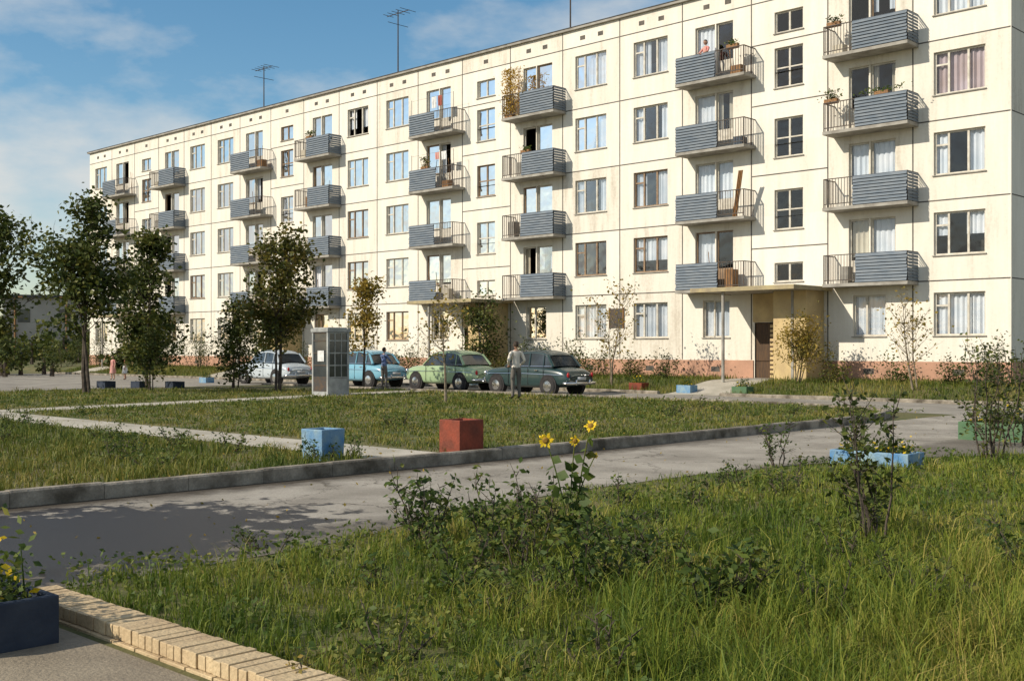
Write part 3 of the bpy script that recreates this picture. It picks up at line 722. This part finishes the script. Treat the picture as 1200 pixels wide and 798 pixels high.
H = (.045+.03*np.clip(nz, -.5, 1)+.10*np.clip(nz2, 0, 1))*g.lognormal(0, .4, len(P))+.012; H += .04*np.exp(-((uu+2.1)/.5)**2)+.13*(vv > 28.2)*np.clip(nz2+.4, 0, 1)
H = np.clip(H, .02, .34)
k = g.random(len(P)) < np.clip(.72+nz2*1.1, .08, 1); P = P[k]; H = H[k]
blades('grass', P, np.full(len(P), .1), H, .0078*(.6+P[:, 1]/14), M['grass2'], 2, .9)
n = 60000; uu = g.uniform(-8, 60, n); vv = g.uniform(.1, 4.85, n); m = np.ones(n, bool)
for s in (7.9, 23.9, 39.9, 55.9): m &= ~((uu > s) & (uu < s+2.3))
uu = uu[m]; vv = vv[m]; S = np.array(SITE); P = np.stack([uu, vv], 1)@S[:2, :2].T+S[:2, 3]
zz = np.array([gz(q) for q in vv]); H = .10*g.lognormal(0, .5, len(P))+.04
blades('grass', P, zz, H, .022*np.ones(len(P)), M['grass2'], 3, .7)
b = MB(); rl = random.Random(3)
for k in range(2400):
    uu = rl.uniform(-5.6, 12); vv = rl.uniform(12, 34); p = W(uu, vv)
    z = .02 if uu < -2.5 else .15
    if uu < -2.5 and rl.random() < .6: continue
    b.leaf(Vector((p.x, p.y, z)), .045, rl, 0, 0)
b.obj('fallen_leaves', [M['leafyl']])

# ---------------------------------------------------------------- planters
def planter(name, u, v, L, Wd, H, mat, z=0, taper=.0, plant=None, rot=0, seed=1):
    e = empty(name, SITE @ Matrix.Translation((u, v, z)) @ Matrix.Rotation(rot, 4, 'Z'))
    b = MB(); t = .05
    def ring(hx, hy, zz): return [(-hx,-hy,zz),(hx,-hy,zz),(hx,hy,zz),(-hx,hy,zz)]
    hx, hy = L/2, Wd/2
    rs_ = [ring(hx*(1-taper), hy*(1-taper), -.02), ring(hx, hy, H), ring(hx-t, hy-t, H), ring(hx-t, hy-t, H-.08)]
    for a, c in zip(rs_[:-1], rs_[1:]):
        for k in range(4): b.quad([a[k], a[(k+1) % 4], c[(k+1) % 4], c[k]])
    b.quad(rs_[-1], 1)
    o = b.obj('concrete_box', [mat, M['soil']], parent=e)
    bv = o.modifiers.new('w', 'WELD'); bv.merge_threshold = .0005
    bv = o.modifiers.new('b', 'BEVEL'); bv.width = .012; bv.segments = 2; bv.limit_method = 'ANGLE'
    if plant:
        pb = MB(); rng = random.Random(seed)
        for k in range(int(420*L*Wd/.3)):
            p = Vector((rng.uniform(-hx+.06, hx-.06), rng.uniform(-hy+.06, hy-.06), H-.05+abs(rng.gauss(0, .12))*plant))
            pb.leaf(p, .06, rng, 0 if rng.random() < .9 else 1, 0)
        for k in range(14):
            x, y = rng.uniform(-hx+.1, hx-.1), rng.uniform(-hy+.1, hy-.1)
            pb.tube([(x, y, H-.08), (x+rng.gauss(0, .04), y+rng.gauss(0, .04), H+.2*plant)], [.006, .003], 4, 0)
        pb.obj('flowers', [M['weed'], M['petal']], parent=e)
planter('planter_box', -1.45, 28.35, .42, .42, .42, M['blue'], .1, seed=2, rot=.1, taper=.06)
planter('planter_box', -2.02, 26.3, .46, .46, .48, M['red'], .1, seed=3, rot=-.05)
planter('planter_box', -6.75, 22.9, 1.15, .5, .2, M['blue'], 0, plant=.8, seed=4)
planter('planter_box', -6.35, 17.4, 1.3, .6, .32, M['green'], 0, plant=1.4, seed=5)
planter('planter_box', -7.5, 35.28, 1.1, .55, .27, M['bluedk'], 0, plant=1.3, seed=6)
for u, v, m_ in ((9.0+.7,4.2,'blue'),(12,4.0,'red'),(7.4,4.2,'green'),(20.5,4.2,'blue'),(22.6,4.3,'red'),(34,8.8,'blue')):
    planter('planter_box', u, v, .6, .45, .26, M[m_], gz(v), plant=1.2, seed=int(u*3))
for k in range(3):
    planter('planter_box', 26.0+k*1.2, 15+k*.8, .7, .45, .25, M['bluedk'], .1, seed=20+k)

# ---------------------------------------------------------------- cars
def car(name, u, v, colr, flip=False):
    mt = SITE @ Matrix.Translation((u, v, .006)) @ Matrix.Rotation(math.pi if flip else 0, 4, 'Z')
    e = empty(name, mt)
    m, nt, bs = newmat(name+'_paint')
    tc = nt.nodes.new('ShaderNodeTexCoord'); nz = nt.nodes.new('ShaderNodeTexNoise'); nz.inputs['Scale'].default_value = 3
    rp = nt.nodes.new('ShaderNodeValToRGB'); rp.color_ramp.elements[0].color = (*colr, 1); rp.color_ramp.elements[1].color = (*[c*.8+.015 for c in colr], 1)
    nt.links.new(tc.outputs['Object'], nz.inputs[0]); nt.links.new(nz.outputs[0], rp.inputs[0]); nt.links.new(rp.outputs[0], bs.inputs['Base Color'])
    bs.inputs['Roughness'].default_value = .28; bs.inputs['Coat Weight'].default_value = .4
    m2 = m
    st = [(2.06,.62,.56,.42),(2.0,.80,.66,.34),(1.8,.90,.73,.28),(1.4,.94,.765,.25),(.95,.97,.775,.23),(.6,1.0,.78,.22),(0,1.01,.785,.22),(-.7,1.0,.785,.22),(-1.2,.97,.78,.24),(-1.6,.93,.765,.27),(-1.95,.85,.72,.32),(-2.07,.66,.62,.42)]
    b = MB(); rings = []
    for x, zt, w, zb in st:
        r = [(x,-.85*w,zb),(x,-w,zb+.1),(x,-w*1.0,(zb+zt)/2),(x,-w*.985,zt-.14),(x,-w*.90,zt-.03),(x,-w*.55,zt+.015),(x,0,zt+.03),
             (x,w*.55,zt+.015),(x,w*.90,zt-.03),(x,w*.985,zt-.14),(x,w*1.0,(zb+zt)/2),(x,w,zb+.1),(x,.85*w,zb)]
        rings.append(len(b.v)); b.v += r
    n = 13
    for a, c in zip(rings[:-1], rings[1:]):
        for k in range(n): k2 = (k+1) % n; b.f.append((a+k, a+k2, c+k2, c+k)); b.m.append(0)
    b.f.append(tuple(rings[0]+k for k in range(n))); b.m.append(0); b.f.append(tuple(rings[-1]+k for k in range(n))[::-1]); b.m.append(0)
    b.obj('body', [m], parent=e, smooth=True, subsurf=2)
    cs = [(.92,1.0),(.42,1.44),(.15,1.51),(-.4,1.53),(-.85,1.49),(-1.05,1.42),(-1.42,1.0)]
    hb = .70
    def hw(z): return hb-(z-1.0)*.26
    gb = MB(); rr = []
    for x, z in cs:
        h = hw(z); rr.append(len(gb.v)); gb.v += [(x,-hb,.94),(x,-h,z-.01),(x,0,z+.01),(x,h,z-.01),(x,hb,.94)]
    for a, c in zip(rr[:-1], rr[1:]):
        for k in range(4): gb.f.append((a+k, a+k+1, c+k+1, c+k)); gb.m.append(0)
    gb.obj('windows', [M['carglass']], parent=e, smooth=False)
    rb = MB(); rr = []
    for x, z in [(.47,1.405),(.38,1.465),(.1,1.52),(-.4,1.545),(-.85,1.505),(-1.05,1.44),(-1.13,1.36)]:
        h = hw(z)+.02; rr.append(len(rb.v)); rb.v += [(x,-h-.015,z-.09),(x,-h,z-.02),(x,-h*.6,z+.02),(x,0,z+.03),(x,h*.6,z+.02),(x,h,z-.02),(x,h+.015,z-.09)]
    for a, c in zip(rr[:-1], rr[1:]):
        for k in range(6): rb.f.append((a+k, a+k+1, c+k+1, c+k)); rb.m.append(0)
    rb.obj('roof', [m2], parent=e, smooth=True, subsurf=1)
    pb = MB()
    for s in (-1, 1):
        def P(x, z): return (x, s*(hw(z)+.008), z)
        for a, c, w in ((P(.90,.98), P(.43,1.40), .03),(P(-.28,.98), P(-.25,1.46), .03),(P(-1.42,.98), P(-1.08,1.38), .055),(P(-.95,.98), P(-.92,1.42), .022)):
            pb.tube([a, c], [w, w*.8], 6, 0)
        pb.tube([P(.92,.995), P(-1.42,.995)], [.012, .012], 4, 1)
        pb.tube([(1.75, s*.778, .72), (0, s*.797, .74), (-1.85, s*.757, .70)], [.012]*3, 4, 1)
        pb.box(.2, .36, s*.79, s*.815, .84, .865, 1)
        pb.box(-.75, -.6, s*.79, s*.815, .84, .865, 1)
        for xx in (.68, -.27, -1.0): pb.box(xx-.005, xx+.005, s*.775, s*.792, .35, .93, 2)
    pb.obj('pillars_and_trim', [m, M['chrome'], M['rubber']], parent=e)
    wb = MB()
    for x in (1.28, -1.22):
        for s in (-1, 1):
            wb.tube([(x, s*.60, .33), (x, s*.785, .33)], [.385, .385], 24, 0)
            wb.tube([(x, s*.64, .31), (x, s*.66, .31), (x, s*.80, .31), (x, s*.815, .31)], [.28, .315, .315, .28], 24, 0)
            wb.tube([(x, s*.80, .31), (x, s*.825, .31), (x, s*.84, .31)], [.19, .18, .07], 18, 1)
    wb.obj('wheels', [M['rubber'], M['chrome']], parent=e, smooth=False)
    tb = MB()
    for s, xx in ((1, 2.13), (-1, -2.15)):
        tb.tube([(xx-.22*s, -.80, .42), (xx-.03*s, -.66, .42), (xx, 0, .42), (xx-.03*s, .66, .42), (xx-.22*s, .80, .42)], [.04, .05, .05, .05, .04], 8, 0)
        for q in (-.35, .35): tb.box(xx-.03, xx+.03, q-.03, q+.03, .36, .54, 0)
    for q in (-.58, .58):
        tb.ell((1.98, q, .73), (.07, .1, .1), 12, 8, 0); tb.ell((2.01, q, .73), (.06, .08, .08), 12, 8, 2)
        tb.ell((-2.02, q*1.08, .70), (.05, .05, .09), 10, 8, 1)
    for k in range(5): tb.box(2.05, 2.09, -.4, .4, .5+k*.045, .515+k*.045, 0)
    tb.box(-2.10, -2.085, -.22, .22, .52, .63, 2)
    tb.obj('bumpers_and_lamps', [M['chrome'], M['redlamp'], M['whitecloth']], parent=e, smooth=True)
car('parked_car', 13.7, 7.7, (.014, .04, .04))
car('parked_car', 18.9, 7.0, (.34, .46, .26))
car('parked_car', 24.6, 6.8, (.18, .42, .55))
car('parked_car', 30.2, 7.6, (.5, .56, .6))

# ---------------------------------------------------------------- people
def person(name, loc, rotz, H, top, bottom, hair='hair', skirt=False, pose='stand', longsleeve=True, hairlong=False):
    e = empty(name, Matrix.Translation(loc) @ Matrix.Rotation(rotz, 4, 'Z') @ Matrix.Scale(H/1.75, 4))
    V = [(0,0,.95),(0,.0,1.12),(0,.0,1.30),(0,-.01,1.44),(0,0,1.54)]; E = [(0,1),(1,2),(2,3),(3,4)]
    Rd = [(.155,.115),(.135,.10),(.165,.115),(.09,.075),(.055,.058)]
    arms = {'stand': ((.265,-.05,1.17),(.19,.13,1.04)), 'hang': ((.23,-.02,1.15),(.23,.04,.90)), 'lean': ((.24,.12,1.22),(.16,.34,1.10))}[pose]
    wr = []
    for s in (-1, 1):
        i = len(V); el, wv = arms
        V += [(s*.165,-.01,1.41),(s*el[0],el[1],el[2]),(s*wv[0],wv[1],wv[2])]; Rd += [(.062,.065),(.046,.046),(.032,.034)]
        E += [(3,i),(i,i+1),(i+1,i+2)]; wr.append((Vector(V[i+1]), Vector(V[i+2])))
        i = len(V); off = .03 if s > 0 else -.02
        V += [(s*.09,0,.88),(s*.105,.02+off*.5,.50),(s*.115,-.02+off,.10),(s*.125,.11+off,.045)]; Rd += [(.095,.10),(.062,.066),(.045,.05),(.042,.035)]
        E += [(0,i),(i,i+1),(i+1,i+2),(i+2,i+3)]
    me = bpy.data.meshes.new('sk'); me.from_pydata(V, E, []); o = bpy.data.objects.new('sk', me); col.objects.link(o)
    md = o.modifiers.new('s', 'SKIN'); md.branch_smoothing = .6
    for k, sv in enumerate(me.skin_vertices[0].data):
        sv.radius = Rd[k]; sv.use_root = (k == 0)
    sb = o.modifiers.new('ss', 'SUBSURF'); sb.levels = 2; sb.render_levels = 2
    dg = bpy.context.evaluated_depsgraph_get(); nm = bpy.data.meshes.new_from_object(o.evaluated_get(dg))
    bpy.data.objects.remove(o)
    nm.materials.clear()
    for q in (top, bottom, M['skin'], M['shoe']): nm.materials.append(q)
    for p in nm.polygons:
        c = p.center; p.use_smooth = True
        if c.z > 1.47 and abs(c.x) < .08: p.material_index = 2
        elif c.z < .09: p.material_index = 3
        elif abs(c.x) > .17 and c.z < (1.22 if not longsleeve else .0) and c.z > .8: p.material_index = 2
        elif c.z > .97 or (abs(c.x) > .17 and c.z > .8): p.material_index = 0
        elif skirt and c.z < .5: p.material_index = 2
        else: p.material_index = 1
    ob = bpy.data.objects.new('body', nm); col.objects.link(ob); ob.parent = e
    h = MB(); hc = Vector((0, .015, 1.645))
    def jaw(p): 
        f = 1+min(0, p.z)*.28; return Vector((p.x*f, p.y*f+(-p.z*.06 if p.z < 0 else 0), p.z))
    h.ell(hc, (.074, .094, .115), 18, 14, 0, jaw)
    h.ell(hc+Vector((0, -.008, .012)), (.083, .101, .118), 18, 14, 1, None, lambda p: p.z > .055 or (p.y < -.01 and p.z > (-.11 if hairlong else -.05)))
    h.tube([hc+Vector((0, .088, .015)), hc+Vector((0, .108, -.015)), hc+Vector((0, .09, -.025))], [.008, .014, .008], 6, 0)
    for s in (-1, 1):
        h.ell(hc+Vector((s*.078, -.005, -.005)), (.01, .02, .03), 8, 6, 0)
        h.ell(hc+Vector((s*.03, .083, .012)), (.012, .008, .007), 8, 6, 1)
    h.tube([hc+Vector((-.024, .084, -.052)), hc+Vector((.024, .084, -.052))], [.005, .005], 5, 2)
    h.obj('head', [M['skin'], M[hair], M['redcloth']], parent=e, smooth=True)
    for k, (el, wv) in enumerate(wr):
        s = -1 if k == 0 else 1; d = (wv-el).normalized(); side = Vector((0, 1, 0)) if abs(d.y) < .7 else Vector((-s, 0, 0))
        a = (side-d*side.dot(d)).normalized(); nn = d.cross(a); hb = MB()
        hb.tube([wv-d*.01, wv+d*.03, wv+d*.08, wv+d*.095], [.022, .034, .038, .028], 8)
        for f in range(4):
            o_ = a*(.03-.02*f); L_ = (.07, .078, .072, .058)[f]; p0 = wv+d*.085+o_; cr = nn*(.02*s)
            hb.tube([p0, p0+d*L_*.4, p0+d*L_*.75+cr*.5, p0+d*L_*.95+cr*1.1], [.0095, .009, .008, .006], 6)
        p0 = wv+d*.03+a*.03
        hb.tube([p0, p0+a*.022+d*.02, p0+a*.03+d*.05], [.012, .01, .007], 6)
        hb.obj('hand', [M['skin']], parent=e, smooth=True)
    if skirt:
        sb = MB(); sb.tube([(0, 0, 1.05), (0, 0, .9), (0, 0, .7), (0, 0, .5)], [.15, .17, .2, .24], 16, 0, False); sb.obj('skirt', [bottom], parent=e, smooth=True)
    return e
person('standing_man', (.12, 34.2, .1), .35, 1.72, M['shirt'], M['trouser'])
person('girl', (-20.6, 59.2, .0), 2.6, 1.25, M['pink'], M['pink'], skirt=True, pose='hang', longsleeve=False, hairlong=True)
person('girl', (-20.1, 59.6, .0), 2.0, 1.2, M['redcloth'], M['whitecloth'], skirt=True, pose='hang', longsleeve=False, hairlong=True)
p = W(21.75, 8.1); person('man_at_car', (p.x, p.y, .006), ANG-math.pi/2-math.pi/2, 1.65, M['bluecloth'], M['trouser'], pose='lean')
p = W(11.5, .42, 1.2+2.7*4); person('woman_on_balcony', (p.x, p.y, p.z), ANG-.2, 1.62, M['pink'], M['bluecloth'], pose='lean', longsleeve=False, hairlong=True)

# ---------------------------------------------------------------- phone booth
def booth():
    x, y = -5.95, 37.6
    u, v = UV(x, y); e = empty('telephone_booth', SITE @ Matrix.Translation((u, v, .1)))
    b = MB(); h = .43
    b.box(-h, h, -h, h, -.05, .12, 0)
    for sx in (-1, 1):
        for sy in (-1, 1): b.box(sx*h, sx*(h-.07), sy*h, sy*(h-.07), .122, 2.05, 0)
    b.box(-h-.03, h+.03, -h-.03, h+.03, 2.052, 2.16, 0); b.box(-h+.05, h-.05, -h+.05, h-.05, 2.162, 2.2, 0)
    b.box(-h+.07, h-.07, -h+.01, -h+.04, .122, 2.05, 3)
    for sx in (-1, 1): b.box(sx*(h-.01), sx*(h-.04), -h+.07, h-.07, .122, .55, 0)
    for z in (.56, .95, 1.35, 1.75, 2.0):
        for sx in (-1, 1): b.box(sx*(h-.012), sx*(h-.045), -h+.07, h-.07, z, z+.04, 0)
        b.box(-h+.07, h-.07, h-.045, h-.012, z, z+.04, 3)
    for q in (-.13, .13):
        for sx in (-1, 1): b.box(sx*(h-.014), sx*(h-.043), q-.015, q+.015, .6, 2.0, 0)
    b.box(-h+.07, h-.07, h-.043, h-.015, .122, .6, 3)
    b.box(-.22, .12, h-.01, h+.003, 1.1, 1.45, 4)
    b.box(-.12, .12, -h+.06, -h+.2, 1.15, 1.5, 3)
    b.tube([(-.16, -h+.22, 1.5), (-.17, -h+.25, 1.4), (-.16, -h+.22, 1.28)], [.03, .018, .03], 8, 3)
    b.obj('frame', [M['greymetal'], M['glass'], M['glass'], M['iron'], M['whitecloth']], parent=e)
    g_ = MB()
    for sx in (-1, 1): g_.quad([(sx*(h-.028), -h+.07, .6), (sx*(h-.028), h-.07, .6), (sx*(h-.028), h-.07, 2.0), (sx*(h-.028), -h+.07, 2.0)])
    g_.quad([(-h+.07, h-.03, .6), (h-.07, h-.03, .6), (h-.07, h-.03, 2.0), (-h+.07, h-.03, 2.0)])
    g_.obj('glazing', [M['carglass']], parent=e)
booth()

# ---------------------------------------------------------------- balcony clutter
def balc_plant(name, i, f, off, H, n, lm, seed, hang=False, v=.7, sp=.16, base=True):
    c = 1.7+3.2*i-.22; z = 1.2+2.7*f; rng = random.Random(seed); mb = MB()
    if base: mb.box(off-.25, off+.25, v-.08, v+.08, 0, .0+.16, 0) 
    for k in range(n):
        zz = rng.random()
        p = Vector((off+rng.gauss(0, sp), v+rng.gauss(0, .07), .12+zz*H))
        mb.leaf(p, .10, rng, 1, .6 if hang else 0)
    for k in range(8): 
        x = off+rng.uniform(-.2, .2); mb.tube([(x, v, .1), (x+rng.gauss(0, .05), v, H)], [.008, .004], 4, 0)
    mb.obj(name, [M['wood'], M[lm]], matrix=SITE @ Matrix.Translation((c, 0, z+(.98 if not hang else 0))))
balc_plant('climbing_vine', 6, 4, 1.2, 2.1, 1500, 'leafgold', 1, True, sp=.22)
balc_plant('climbing_vine', 6, 4, .7, 2.15, 400, 'leafgold', 9, True, sp=.28, base=False)
balc_plant('balcony_plant', 1, 4, 1.2, .25, 120, 'leafdk', 2)
balc_plant('balcony_plant', 1, 3, -.6, .18, 160, 'weed', 3, sp=.4)
balc_plant('balcony_plant', 1, 3, 1.3, .35, 160, 'leafdk', 4)
balc_plant('balcony_plant', 3, 4, -1.0, .2, 100, 'weed', 5)
balc_plant('balcony_plant', 6, 3, .2, .2, 100, 'weed', 6)
balc_plant('balcony_plant', 8, 3, .5, .5, 200, 'leafdk', 7)
balc_plant('balcony_plant', 11, 4, .3, .3, 150, 'weed', 8)
def laundry(i, f, items):
    c = 1.7+3.2*i-.22; z = 1.2+2.7*f; mb = MB()
    mb.tube([(-1.5, .70, 1.75), (1.5, .70, 1.72)], [.004, .004], 4, 0)
    for x, w, h, mi in items:
        n = 6
        for k in range(n):
            a = x+w*k/n; b_ = x+w*(k+1)/n; ya = .70+.03*math.sin(k*1.7); yb = .70+.03*math.sin((k+1)*1.7)
            mb.quad([(a, ya, 1.74-h), (b_, yb, 1.74-h), (b_, .70, 1.74), (a, .70, 1.74)], mi)
    mb.tube([(-1.5, .7, 1.0), (-1.5, .7, 1.78)], [.012, .012], 5, 0); mb.tube([(1.5, .7, 1.0), (1.5, .7, 1.78)], [.012, .012], 5, 0)
    mb.obj('laundry', [M['iron'], M['redcloth'], M['whitecloth'], M['bluecloth'], M['pink']], matrix=SITE @ Matrix.Translation((c, 0, z)))
laundry(8, 4, [(-.7, .3, .5, 1), (-.3, .35, .55, 2)])
laundry(8, 3, [(-1.0, .35, .4, 2), (-.5, .3, .35, 4)])
b = MB()
for k in range(3): b.tube([(10.0+.06*k, .6, 1.2+5.4+.02), (9.55+.07*k, .86, 1.2+5.4+1.7)], [.035, .03], 6)
b.obj('wooden_planks', [M['wood']], matrix=SITE)

# ---------------------------------------------------------------- distance
def far_trees(name, x0, x1, y0, y1, n, hmin, hmax, seed):
    rng = random.Random(seed); mb = MB()
    for k in range(n):
        x = rng.uniform(x0, x1); y = rng.uniform(y0, y1); H = rng.uniform(hmin, hmax); r = H*.38
        mb.tube([(x, y, 0), (x, y, H*.6)], [.15, .08], 5, 0)
        lob = [(Vector((rng.gauss(0, r*.5), rng.gauss(0, r*.5), H*rng.uniform(.2, .85))), r*rng.uniform(.3, .6)) for _ in range(7)]
        for q in range(170):
            c, rr = rng.choice(lob); d = Vector((rng.gauss(0, 1), rng.gauss(0, 1), rng.gauss(0, 1))).normalized()*rr*rng.uniform(.6, 1.05)
            mb.leaf(Vector((x, y, 0))+c+d, H*.12, rng, 1, 0, .9)
    mb.obj(name, [M['bark'], M['leafdk']])
far_trees('distant_trees', -140, -52, 150, 210, 60, 3.5, 7, 1)
far_trees('distant_trees', -60, -30, 85, 120, 34, 2, 4.5, 2)
far_trees('distant_trees', -44, -24.5, 62, 74, 26, 1.2, 3.0, 4)
far_trees('distant_trees', -300, -40, 330, 420, 90, 8, 13, 3)
def house(x, y, L, Wd, H, rot, fl):
    e = empty('distant_house', Matrix.Translation((x, y, 0)) @ Matrix.Rotation(rot, 4, 'Z')); b = MB()
    b.box(-L/2, L/2, -Wd/2, Wd/2, -.1, H, 0)
    b.box(-L/2-.3, L/2+.3, -Wd/2-.3, Wd/2+.3, H+.002, H+.3, 2)
    n = int(L/3)
    for f in range(fl):
        z = .9+f*H/fl
        for k in range(n):
            c = -L/2+(k+.5)*L/n
            b.box(c-.6, c+.6, -Wd/2-.02, -Wd/2-.003, z, z+1.4, 1)
        for k in range(int(Wd/3)):
            c = -Wd/2+(k+.5)*3
            for s in (-1, 1): b.box(s*(L/2+.003), s*(L/2+.02), c-.6, c+.6, z, z+1.4, 1)
    b.obj('walls', [M['distwall'], M['carglass'], M['roof']], parent=e)
house(-51, 125, 8, 8, 7.0, .4, 2)
house(-150, 290, 50, 12, 9, .3, 3)
b = MB()
for k in range(8):
    p = (-62+k*5, 118+k*1.0); b.tube([(p[0], p[1], 0), (p[0], p[1], 7.5)], [.12, .08], 6); b.box(p[0]-.8, p[0]+.8, p[1]-.05, p[1]+.05, 7.0, 7.12)
b.obj('utility_poles', [M['wood']])

# ---------------------------------------------------------------- sky and sun
to_sun = Vector((-.93, -.36, 0)).normalized(); EL = math.radians(32)
sd = Vector((to_sun.x*math.cos(EL), to_sun.y*math.cos(EL), math.sin(EL)))
w = bpy.data.worlds.new('World'); scene.world = w; w.use_nodes = True; nt = w.node_tree; L = nt.links.new
bg = nt.nodes['Background']; bg.inputs[1].default_value = .115
sk = nt.nodes.new('ShaderNodeTexSky'); sk.sky_type = 'NISHITA'; sk.sun_disc = False; sk.sun_elevation = EL
sk.sun_rotation = math.atan2(to_sun.x, to_sun.y); sk.air_density = 1.0; sk.dust_density = .5; sk.ozone_density = 1.6
hs = nt.nodes.new('ShaderNodeHueSaturation'); hs.inputs['Saturation'].default_value = 1.25; hs.inputs['Value'].default_value = 1.1; hs.inputs['Hue'].default_value = .49
tc = nt.nodes.new('ShaderNodeTexCoord'); mp = nt.nodes.new('ShaderNodeMapping'); mp.inputs['Scale'].default_value = (1, 1, 2.2); mp.inputs['Location'].default_value = (.3, .1, .25)
nz = nt.nodes.new('ShaderNodeTexNoise'); nz.inputs['Scale'].default_value = 2.8; nz.inputs['Detail'].default_value = 10; nz.inputs['Roughness'].default_value = .56
rp = nt.nodes.new('ShaderNodeValToRGB'); rp.color_ramp.elements[0].position = .43; rp.color_ramp.elements[1].position = .60
rp.color_ramp.elements[1].color = (.95, .95, .95, 1)
mx = nt.nodes.new('ShaderNodeMix'); mx.data_type = 'RGBA'
mx.inputs[7].default_value = (6.4, 6.4, 6.2, 1)
L(tc.outputs['Generated'], mp.inputs[0]); L(mp.outputs[0], nz.inputs[0]); L(nz.outputs[0], rp.inputs[0]); L(rp.outputs[0], mx.inputs[0])
L(sk.outputs[0], hs.inputs['Color']); L(hs.outputs[0], mx.inputs[6]); L(mx.outputs[2], bg.inputs[0])
sl = bpy.data.lights.new('sun', 'SUN'); sl.energy = 5.0; sl.angle = math.radians(.5); sl.color = (1, .91, .76)
so = bpy.data.objects.new('sun', sl); col.objects.link(so); so.rotation_euler = sd.to_track_quat('Z', 'Y').to_euler()

cam = bpy.data.cameras.new('camera'); co = bpy.data.objects.new('camera', cam); col.objects.link(co)
cam.sensor_width = 36; cam.lens = 1344/1200*36; cam.shift_y = 10/1200; cam.clip_end = 6000; cam.clip_start = .1
co.location = (0, 0, 1.6); co.rotation_euler = (math.radians(90), 0, 0); scene.camera = co
scene.view_settings.view_transform = 'Standard'; scene.view_settings.look = 'None'; scene.view_settings.exposure = 0
